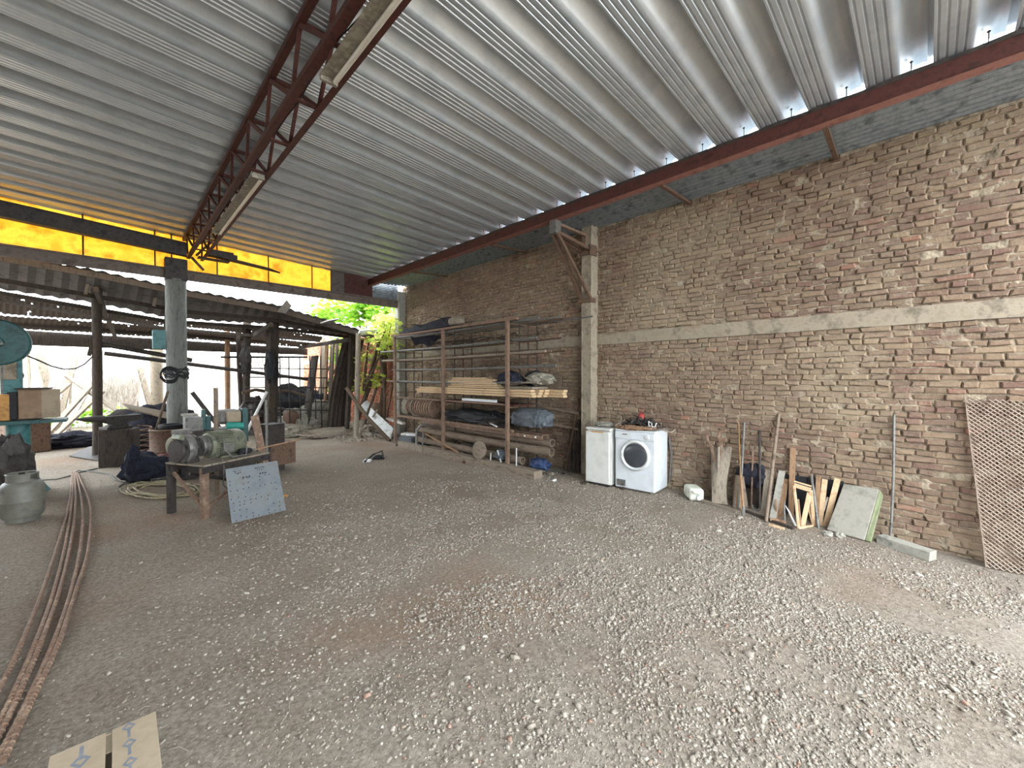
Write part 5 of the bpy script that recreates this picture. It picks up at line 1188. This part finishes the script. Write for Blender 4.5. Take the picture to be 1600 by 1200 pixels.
M().lathe(ab(-.22, 0, .195), -ad + V((0, 0, .08)), [(.068, 0), (.062, .1), (.045, .22), (.022, .34), (.004, .42)], 20).build('horn', 'dark_steel', t, smooth=True)
mb = M(); mb.box((g.x + .05, g.y + .05, .34), (.48, .42, .70), rz=-.3); single(mb, 'anvil_block', 'wood_dark', 'dark square block standing under the anvil', 'block', bevel=.015)
mb = M(); mb.slab([onY(157, 657, g.y - .05), onY(190, 657, g.y + .1), onY(198, 640, g.y + .3), onY(181, 641, g.y + .3)], .03); single(mb, 'bent_plate', 'dark_steel', 'dark bent plate resting above the anvil', 'metal plate')
g = onF(222, 718)
t = thing('coil_spring', tuple(g), 'large rusty coil spring standing right of the anvil block', 'spring')
M().tube([g + V((0.05 + .1 * math.cos(a), .1 * math.sin(a), .02 + a * .0165)) for a in np.linspace(0, 2 * math.pi * 6.5, 130)], .014, 7).build('coil', 'rust', t, smooth=True)
# cut drum
g = onF(270, 737)
t = thing('cut_drum', (g.x, g.y, 0), 'big rusty cut-open drum with a black ring lying on top', 'drum')
c0 = V((g.x, g.y + .1, 0)); M().lathe(c0, (0, 0, 1), [(.30, 0), (.315, .02), (.30, .05), (.31, .35), (.32, .38), (.30, .41), (.30, .72), (.315, .74), (.30, .76), (.285, .76), (.28, .5), (.0, .5)], 36).build('shell', 'rust', t, smooth=True)
mb = M(); mb.lathe(c0 + V((.02, -.02, .765)), (0, 0, 1), [(.15, 0), (.2, 0), (.21, .03), (.2, .065), (.15, .065), (.14, .03), (.15, 0)], 32); single(mb, 'black_ring', 'black', 'black thick ring lying on the rusty drum', 'ring', smooth=True)
mb = M(); mb.lathe(c0 + V((.0, 0, .762)), (0, 0, 1), [(.22, 0), (.25, 0), (.25, .01), (.22, .01)], 32); 
g = onF(258, 742); mb = M(); mb.blob(g + V((0, .0, .17)), (.19, .17, .20), 71, .22, 2.3); single(mb, 'dusty_canister', 'pink_plastic', 'dusty faded red lump of a canister in front of the drum', 'canister', smooth=True)
t = thing('motor_rotor', tuple(onF(296, 742)), 'old round motor end with a centre hole lying by the bench leg', 'motor part')
g = onF(294, 742); M().lathe(g + V((0, .12, .13)), (.1, -1, .1), [(.09, -.12), (.12, -.1), (.12, .02), (.10, .04), (.04, .045), (.03, .02), (0, .02)], 26).build('shell', 'motor', t, smooth=True)
M().lathe(g + V((0, .07, .135)), (.1, -1, .1), [(.03, 0), (.035, .012)], 14).build('hub', 'black', t)
t = thing('motor_rotor', tuple(onF(272, 746)), 'smaller round motor end lying just left of the other one', 'motor part')
g = onF(273, 745); M().lathe(g + V((0, .12, .09)), (.3, -1, .1), [(.06, -.12), (.085, -.1), (.085, .02), (.05, .04), (0, .04)], 22).build('shell', 'rust_pale', t, smooth=True)
g = onF(222, 752)
mb = M(); mb.blob(g + V((.05, .1, .17)), (.30, .22, .26), 81, .25, 2.2); mb.blob(g + V((-.1, .0, .3)), (.10, .10, .28), 82, .25, 2.2, flat=False); single(mb, 'black_sack', 'fabric_navy', 'slumped dark blue-black sack in front of the anvil block', 'sack', smooth=True)
t = thing('handled_tool', tuple(onF(226, 735)), 'dark long-handled tool leaning over the black sack towards the grey post', 'tool')
M().tube([onY(232, 712, 9.3), onY(262, 612, 9.9)], .022, 8).build('shaft', 'bark', t, smooth=True); M().tube([onY(218, 748, 9.1), onY(234, 708, 9.3)], [.07, .05], 10).build('head', 'black', t, smooth=True)
# black plastic heap beyond
g = onF(200, 700); mb = M(); mb.blob(V((g.x + .55, 12.9, .36)), (0.85, .45, .62), 91, .22, 2.0, ridge=.05); single(mb, 'covered_heap', 'tarp_black', 'large heap under black plastic behind the anvil', 'heap', smooth=True)
mb = M(); mb.slab([onY(200, 640, 12.2), onY(262, 655, 12.1), onY(262, 645, 12.6), onY(190, 632, 12.6)], .03); single(mb, 'thin_board', 'wood_grey', 'thin grey board lying on the black covered heap', 'board')
g = onF(112, 700); mb = M(); mb.blob(g + V((0, .3, .12)), (.72, .4, .2), 95, .4, 2.6, ridge=.05); single(mb, 'crumpled_tarp', 'tarp_black', 'crumpled black tarpaulin on the ground left of the leftmost shed post', 'tarpaulin', smooth=True)
g = onF(138, 716); mb = M(); mb.slab([onF(108, 714) + V((0, 0, .01)), onF(160, 722) + V((0, 0, .01)), onF(160, 704) + V((0, 0, .1)), onF(140, 704) + V((0, 0, .08))], .015); single(mb, 'bent_sheet', 'dark_steel', 'dark bent metal sheet lying on the ground at the leftmost shed post', 'metal sheet')
# hoses and cables on the floor
rng = random.Random(14)
mb = M(); P = []
for k in range(100):
    a = 1.6 + k * .36; q = k / 99
    P.append(onF(256 + 8 * math.sin(k * .21) + (66 - 26 * q) * math.cos(a), 768 + (13 - 5 * q) * math.sin(a) + 3 * math.sin(k * .3)) + V((0, 0, .015 + .008 * (k % 5))))
mb.tube(P, .012, 7); single(mb, 'coiled_hose', 'hose', 'dusty yellowish hose coiled loosely on the floor left of the bench', 'hose', smooth=True)
mb = M(); P = [onF(u, v) + V((0, 0, .015)) for u, v in ((112, 743), (124, 736), (150, 739), (172, 742), (180, 751), (200, 756), (206, 746), (200, 752), (186, 762))]; mb.tube(P, .010, 6); single(mb, 'floor_cable', 'cable', 'grey cable snaking on the floor from the long bars to the coiled hose', 'cable', smooth=True)
mb = M(); P = [onF(u, v) + V((0, 0, .015)) for u, v in ((60, 752), (90, 750), (108, 745), (122, 740), (152, 733))]; mb.tube(P, .010, 6); single(mb, 'floor_cable', 'cable', 'dark cable crossing the floor behind the gas cylinder', 'cable', smooth=True)
mb = M(); P = [onF(u, v) + V((0, 0, .02)) for u, v in ((235, 752), (262, 748), (300, 742))]; mb.tube(P, .022, 8); single(mb, 'floor_bar', 'grey_steel', 'pale bar lying in the shadow under the motor ends', 'bar', smooth=True)
# gas cylinder
g = onF(36, 813); g = V((g.x, g.y, 0))
t = thing('gas_cylinder', tuple(g), 'dusty grey squat gas cylinder with a collar, left edge of the floor', 'gas cylinder')
M().lathe(g + V((0, 0, .035)), (0, 0, 1), [(.10, 0), (.16, .02), (.175, .07), (.177, .20), (.179, .205), (.177, .21), (.175, .33), (.170, .375), (.150, .41), (.11, .435), (.04, .445), (0, .445)], 44).build('tank', 'gas', t, smooth=True)
M().lathe(g, (0, 0, 1), [(.135, 0), (.14, .0), (.14, .05), (.125, .06)], 32).build('foot_ring', 'gas', t, smooth=True)
mb = M()
for a0, a1 in ((-.3, 1.5), (1.9, 3.0), (3.5, 5.3)):
    mb.sheet(lambda a, b: g + V((.125 * math.cos(a0 + (a1 - a0) * a), .125 * math.sin(a0 + (a1 - a0) * a), .42 + .12 * b)), 14, 1, t=.004)
mb.tube([g + V((.125 * math.cos(a), .125 * math.sin(a), .545)) for a in np.linspace(0, 6.283, 30)], .008, 6)
mb.build('collar', 'gas', t, smooth=True)
M().lathe(g + V((0, 0, .48)), (0, 0, 1), [(.02, 0), (.025, .03), (.015, .05)], 14).build('valve', 'red_plastic', t, smooth=True)
# long rebars on the floor
names = ('leftmost of the five long rusty bars on the floor', 'second from the left of the five long rusty floor bars', 'middle one of the five long rusty floor bars', 'second from the right of the five long rusty floor bars', 'rightmost of the five long rusty bars, bowed out to the right')
paths = [[(113, 741), (108, 790), (92, 850), (66, 930), (30, 1020), (-10, 1100), (-60, 1180)],
         [(115, 741), (112, 790), (103, 850), (84, 930), (52, 1020), (8, 1120), (-20, 1170)],
         [(117, 741), (118, 790), (111, 850), (94, 925), (64, 1010), (22, 1110), (-15, 1185)],
         [(119, 741), (128, 790), (127, 850), (112, 925), (84, 1010), (40, 1110), (0, 1190)],
         [(121, 741), (138, 782), (142, 812), (137, 868), (118, 930), (92, 1010), (46, 1110), (4, 1200)]]
for k, (pth, lb) in enumerate(zip(paths, names)):
    base = [onF(u, v) for u, v in pth]
    # smooth path by Catmull-Rom
    P = []
    for i in range(len(base) - 1):
        p0, p1, p2, p3 = base[max(0, i - 1)], base[i], base[i + 1], base[min(len(base) - 1, i + 2)]
        for q in np.linspace(0, 1, 8, endpoint=False):
            w = 0.5 * ((2 * p1) + (p2 - p0) * q + (2 * p0 - 5 * p1 + 4 * p2 - p3) * q * q + (3 * p1 - p0 - 3 * p2 + p3) * q ** 3)
            P.append(V((w.x, w.y, w.z + .028)))
    P.append(base[-1] + V((0, 0, .02)))
    mb = M(); mb.tube(P, .0125, 9)
    # rolled ribs near the camera end
    for i in range(len(P) - 18, len(P) - 1):
        n_ = max(1, int((P[i + 1] - P[i]).length / .03))
        for q in range(n_):
            c = P[i].lerp(P[i + 1], q / n_); d = (P[i + 1] - P[i]).normalized(); mb.lathe(c, d, [(.012, -.004), (.0155, 0), (.012, .004)], 9)
    single(mb, 'steel_rebar', 'rebar', lb, 'steel bar', 'long rusty bars on the floor', smooth=True)
# cardboard box in the foreground
bz = .30
q0 = onZ(78, 1184, bz); q1 = onZ(243, 1113, bz); dx = (q1 - q0); dx.z = 0; wL = dx.length; dx.normalize(); dyv = V((dx.y, -dx.x, 0)); Lb = .34
t = thing('cardboard_box', tuple((q0 + q1) / 2 + dyv * Lb / 2 - V((0, 0, bz + .1))), 'closed cardboard box with printed arrows in the bottom left foreground', 'box')
def bx_(a, b, z): return q0 + dx * wL * a + dyv * Lb * b + V((0, 0, z - bz))
zf = -0.11
for (a0, b0, a1, b1) in ((0, 0, 1, 0), (1, 0, 1, 1), (1, 1, 0, 1), (0, 1, 0, 0)):
    M().slab([bx_(a0, b0, zf), bx_(a1, b1, zf), bx_(a1, b1, bz - .004), bx_(a0, b0, bz - .004)], .004).build('side_panel', 'cardboard', t)
M().slab([bx_(0, 0, bz), bx_(.50, 0, bz), bx_(.50, 1, bz), bx_(0, 1, bz)][::-1], .004).build('flap', 'cardboard', t)
fl = [o for o in t.children][-1]
def arrow(par, ca, cb, s, up):
    mb = M(); e = .0045
    def q(a, b): return bx_(ca + a * s, cb + b * s * up, bz + e)
    mb.slab([q(-.035, -.30), q(.035, -.30), q(.035, .10), q(-.035, .10)], .0006)
    D = [(0, .34), (.17, .14), (0, -.04), (-.17, .14)]; I = [(0, .24), (.09, .14), (0, .06), (-.09, .14)]
    for k in range(4): mb.slab([q(*D[k]), q(*D[(k + 1) % 4]), q(*I[(k + 1) % 4]), q(*I[k])], .0006)
    mb.build('printed_arrow', 'print_grey', par)
arrow(fl, .28, .22, .55, 1); arrow(fl, .28, .62, .55, 1)
M().slab([bx_(.56, 0, bz), bx_(1.0, 0, bz), bx_(1.0, 1, bz), bx_(.56, 1, bz)][::-1], .004).build('flap', 'cardboard', t)
fr = [o for o in t.children][-1]
arrow(fr, .72, .13, .42, -1); arrow(fr, .72, .42, .42, -1); arrow(fr, .72, .72, .42, -1)
M().slab([bx_(.3, 0.0, bz - .012), bx_(.9, 0.0, bz - .012), bx_(.9, .30, bz - .012), bx_(.3, .30, bz - .012)][::-1], .004).build('inner_flap', 'cardboard', t)
M().box(bx_(.5, .5, zf + .03), (.2, .24, .05), rz=math.atan2(dx.y, dx.x)).build('dark_content', 'black', t)

# ------------------------------------------------------------------ BAND SAW AT THE LEFT EDGE
SY = 9.0; sx = onY(14, 600, SY).x
t = thing('band_saw', (sx - .15, SY, 0), 'tall teal band saw with a round wheel cover at the left edge of the picture', 'band saw')
wc = onY(-6, 535, SY)
M().lathe(wc + V((0, .1, 0)), (0, -1, 0), [(.30, 0), (.32, .01), (.32, .13), (.30, .15), (.08, .16), (.07, .19), (0, .19)], 44).build('upper_wheel_cover', 'teal_dark', t, smooth=True)
M().lathe(wc + V((0.06, -.09, -.02)), (0, -1, 0), [(.02, 0), (.018, .02)], 12).build('hub_bolt', 'grey_steel', t)
cx = onY(17, 600, SY).x
mb = M(); mb.box((cx, SY + .08, 1.66), (.20, .16, 1.2)); mb.build('frame_column', 'teal', t, bevel=.03)
mb = M(); mb.box((cx - .1, SY + .02, 1.03), (.75, .6, .05)); mb.build('saw_table', 'teal_dark', t, bevel=.005)
mb = M(); mb.lathe((cx + .05, SY + .08, -.0), (0, 0, 1), [(.30, 0), (.28, .03), (.16, .25), (.12, .5), (.12, 1.0)], 24); mb.build('pedestal', 'teal', t, smooth=True)
mb = M(); mb.lathe((wc.x - .1, SY + .1, .50), (0, -1, 0), [(.30, 0), (.32, .01), (.32, .13), (.30, .15), (.0, .16)], 40); mb.build('lower_wheel_cover', 'teal_dark', t, smooth=True)
M().box((wc.x + .05, SY - .03, 1.50), (.02, .004, .9)).build('blade', 'grey_steel', t)
M().box((wc.x + .1, SY - .0, 1.75), (.16, .06, .26)).build('blade_guard', 'concrete', t, bevel=.01)
a = onY(29, 655, SY - .1); b = onY(77, 609, SY - .1)
t = thing('carton', ((a.x + b.x) / 2, SY, 1.06), 'brown cardboard carton with open lid on the band saw table', 'box')
w_ = b.x - a.x; c = ((a.x + b.x) / 2, SY + .1, 1.06 + .22)
M().box(c, (w_, .4, .42)).build('carton_body', 'cardboard_dark', t)
M().box((c[0] - w_ * .02, c[1] - .05, 1.06 + .435), (w_ * 1.12, .55, .015)).build('lid', 'wood_dark', t)
M().box((c[0] + .16, c[1] - .202, c[2]), (.18, .004, .41)).build('lighter_panel', 'cardboard', t)
mb = M(); a = onY(-25, 655, SY - .1); b = onY(16, 615, SY - .1); mb.box(((a.x + b.x) / 2, SY, 1.06 + .18), (b.x - a.x, .35, .36)); single(mb, 'varnished_crate', 'crate_orange', 'orange varnished wooden crate on the band saw table, at the left edge', 'crate', bevel=.008)
mb = M(); mb.box((onY(22, 640, SY).x, SY - .02, 1.06 + .2), (.09, .3, .38)); single(mb, 'black_case', 'black', 'narrow black case between the orange crate and brown carton', 'case', bevel=.01)
mb = M(); mb.box((onY(55, 655, SY).x, SY + .05, 1.022), (.62, .45, .04)); single(mb, 'teal_shelf', 'teal_dark', 'dark teal plate carrying the brown carton beside the band saw', 'plate')
mb = M(); mb.blob((onY(12, 720, 8.3).x, 8.5, .45), (.20, .18, .42), 101, .3, 2.4); single(mb, 'cloth_pile', 'dark_steel', 'dark cloth and scrap piled against the band saw foot', 'cloth', smooth=True)
g = onF(50, 709) + V((-.12, 0, 0)); t = thing('rusty_bin', tuple(g), 'square rusty steel bin with sagging rim behind the band saw', 'bin')
rz = .35
M().box(g + V((0, .3, .33)), (.66, .5, .66), rz=rz).build('shell', 'rust', t, bevel=.03)
M().tube([g + V((0, .3, .67)) + Matrix.Rotation(rz, 3, 'Z') @ V(p) for p in ((-.34, -.26, 0), (.34, -.26, .02), (.35, .26, 0), (-.34, .26, .02), (-.34, -.26, 0))], .022, 8).build('rim', 'rust_pale', t, smooth=True)

# ------------------------------------------------------------------ CANVAS HEAP AND JUNK IN THE SHED
for k, (u, v, rx, ry, rz_, m, lab) in enumerate(((452, 684, .62, .35, .24, 'cloth_pale', 'pale canvas sack flopped at the front left of the canvas heap'), (480, 676, .75, .5, .50, 'cloth_grey', 'grey striped canvas heap, largest of the heap in the shed'),
                                               (515, 672, .75, .5, .62, 'cloth_grey', 'grey canvas folded over boxes, right part of the heap'), (500, 660, .5, .4, .75, 'fabric_navy', 'navy cloth peeking out on top of the canvas heap'),
                                               (430, 668, .6, .5, .5, 'dark_steel', 'dark pile of scrap behind the thickest shed post'), (460, 655, .9, .6, .9, 'black', 'tall dark junk pile behind the rebar grid'), (400, 660, .55, .5, .7, 'dark_steel', 'dark junk pile left of the thickest shed post'))):
    g = onF(u, v); yy = g.y + ry * .6
    if v < 672: g = V((g.x, 14.0 + (v - 655) * -.05, 0)); p_ = onY(u, 600, 13.9 if v > 658 else 14.4); g.x = p_.x; yy = p_.y
    mb = M(); mb.blob((g.x, yy, rz_ * .45), (rx, ry, rz_), k + 111, .28, 2.2, ridge=.06, seg=48, rings=26); single(mb, 'canvas_heap' if k < 4 else 'junk_pile', m, lab, 'cloth heap' if k < 4 else 'junk pile', smooth=True)
rng = random.Random(77)
for k, (u0, v0, u1, v1, r, m, lab) in enumerate(((378, 614, 430, 612, .05, 'bark', 'crooked branch lying over the junk left of the thickest shed post'), (430, 611, 486, 620, .045, 'bark', 'crooked branch lying over the junk right of the thickest shed post'), (402, 650, 418, 612, .03, 'plastic_white', 'thin white pipe standing in the junk by the shed post'))):
    a = onY(u0, v0, 13.6); b = onY(u1, v1, 13.6); mb = M(); mb.tube([a, a.lerp(b, .4) + V((0, 0, .08)), a.lerp(b, .7) + V((0, 0, .02)), b], [r, r * .9, r, r * .7], 8); single(mb, 'dead_branch' if k < 2 else 'thin_pipe', m, lab, 'branch' if k < 2 else 'pipe', smooth=True)
p = onY(455, 652, 13.1); mb = M(); mb.lathe((p.x, p.y, .18), (0, 0, 1), [(.12, 0), (.2, .1), (.22, .3), (.17, .45), (.12, .5)], 22); single(mb, 'clay_pot', 'rust', 'round rusty-orange pot among the dark junk behind the rebar grid', 'pot', smooth=True)
mb = M(); mb.lathe(onF(532, 668), (0, 0, 1), [(.2, 0), (.24, .3), (.23, .5), (.2, .5)], 24); single(mb, 'black_bucket', 'black', 'black bucket standing at the foot of the bowed corrugated sheet', 'bucket', smooth=True)
mb = M(); mb.blob(onF(520, 684) + V((.1, .3, .08)), (.8, .35, .16), 131, .3, 2.6); single(mb, 'earth_mound', 'dirt', 'low mound of earth before the canvas heap', 'mound', smooth=True)
# white panels and debris by the opening
mb = M(); mb.slab([PS(575, 655, -.45), PS(611, 688, -.2), PS(615, 670, -.05), PS(580, 638, -.3)], .04); single(mb, 'white_door', 'white_board', 'long chipped white board sloping down beside the orange wall', 'board')
mb = M(); mb.tube([PS(541, 606, -.9), PS(572, 650, -.6), PS(609, 689, -.35)], .05, 8); single(mb, 'dark_pole', 'bark', 'dark pole sloping down in front of the chipped white board', 'pole', smooth=True)
mb = M(); mb.lathe(PS(568, 632, -.1), (.5, -.5, -.6), [(.16, 0), (.17, .02), (.16, .5), (.14, .52)], 24); single(mb, 'white_drum', 'white_board', 'white drum lying tilted above the debris by the orange wall', 'drum', smooth=True)
mb = M(); mb.lathe(PS(588, 640, -.1), (.3, -1, .2), [(.2, 0), (.2, .05), (.15, .08), (.05, .09)], 22); single(mb, 'round_lid', 'rust_pale', 'round brown lid lying beside the white drum', 'lid', smooth=True)
mb = M(); mb.bar(PS(577, 660, -.4), PS(590, 640, -.3), .04, .04); single(mb, 'short_batten', 'wood_grey', 'short batten propped across the chipped white board', 'batten')
mb = M(); mb.bar((5.6, 10.9, .5), (5.3, 9.3, .48), .12, .04); single(mb, 'pale_beam', 'pale_plank', 'pale plank lying low behind the first rack post', 'plank')

# ------------------------------------------------------------------ GRAVEL
def gravel():
    N0 = 120000
    rng = np.random.default_rng(3)
    x = rng.uniform(-1.0, 5.7, N0 * 3); y = rng.uniform(-1.3, 7.5, N0 * 3)
    # denser on the drive to the right, thin on the trodden floor at left and far back
    r = np.hypot(x, y)
    base = np.clip((x - 0.2) / 2.2, 0.07, 1) * np.clip((6.3 - y) / 3.6, 0.03, 1) * np.clip((6.2 - x) / 2.0, 0.12, 1) * np.clip((y + 1.6) / 1.4, 0.2, 1)
    cl = np.array([noise.fractal(V((a * 1.3, b * 1.3, 4.0)), 1.0, 2.0, 3) for a, b in zip(x, y)])
    p = base * np.clip(0.62 + 1.3 * cl, 0.04, 1.2)
    keep = rng.random(len(x)) < p; x = x[keep][:N0]; y = y[keep][:N0]
    n = len(x)
    s = rng.lognormal(math.log(0.0046), 0.45, n); s = np.clip(s, 0.0025, 0.022)
    tmpl = np.array([(-1, -.8, -.6), (1, -1, -.6), (.9, 1, -.6), (-1, .9, -.6), (-.7, -.7, .6), (.8, -.5, .7), (.55, .7, .6), (-.6, .5, .8)])
    vv = tmpl[None] + rng.uniform(-.35, .35, (n, 8, 3))
    sc = np.stack([s * rng.uniform(.8, 1.5, n), s * rng.uniform(.7, 1.1, n), s * rng.uniform(.5, .9, n)], 1)
    vv = vv * sc[:, None, :]
    an = rng.uniform(0, 6.28, n); c, sn = np.cos(an), np.sin(an); ti = rng.uniform(-.5, .5, n)
    vz = vv[:, :, 2] + vv[:, :, 0] * ti[:, None]
    vx = vv[:, :, 0] * c[:, None] - vv[:, :, 1] * sn[:, None]; vy = vv[:, :, 0] * sn[:, None] + vv[:, :, 1] * c[:, None]
    z = np.array([fz(a, b) + 0.016 * noise.fractal(V((a, b, 0)) * 1.1, 1.0, 2.0, 3) + 0.006 * noise.noise(V((a * 9, b * 9, 0))) for a, b in zip(x, y)])
    P = np.stack([vx + x[:, None], vy + y[:, None], vz + (z + s * .25)[:, None]], 2).reshape(-1, 3)
    f = np.array([(0, 3, 2, 1), (4, 5, 6, 7), (0, 1, 5, 4), (1, 2, 6, 5), (2, 3, 7, 6), (3, 0, 4, 7)])
    F = (f[None] + (np.arange(n) * 8)[:, None, None]).reshape(-1)
    me = bpy.data.meshes.new('gravel'); me.vertices.add(len(P)); me.vertices.foreach_set('co', P.ravel())
    me.loops.add(len(F)); me.loops.foreach_set('vertex_index', F); me.polygons.add(n * 6)
    me.polygons.foreach_set('loop_start', np.arange(n * 6) * 4); me.update(calc_edges=True); me.validate()
    me.materials.append(MT['stone'])
    o = bpy.data.objects.new('gravel', me); COL.objects.link(o)
    tag(o, 'loose pale gravel strewn over the dirt floor', 'gravel', kind='stuff')
gravel()
# larger single stones and straws in the foreground
def litter():
    rng = random.Random(9); mb = M()
    for k in range(90):
        p = V((rng.uniform(0, 5.2), rng.uniform(-.5, 7), 0)); p.z = fz(p.x, p.y) + .02; a = rng.uniform(0, 3.1); L = rng.uniform(.03, .16)
        mb.tube([p, p + V((math.cos(a) * L * .5, math.sin(a) * L * .5, .006)), p + V((math.cos(a + .3) * L, math.sin(a + .3) * L, 0))], .0016, 4)
    o = single(mb, 'straw_litter', 'cloth_pale', 'scattered pale straws lying on the gravel floor', 'straw', kind='stuff')
litter()
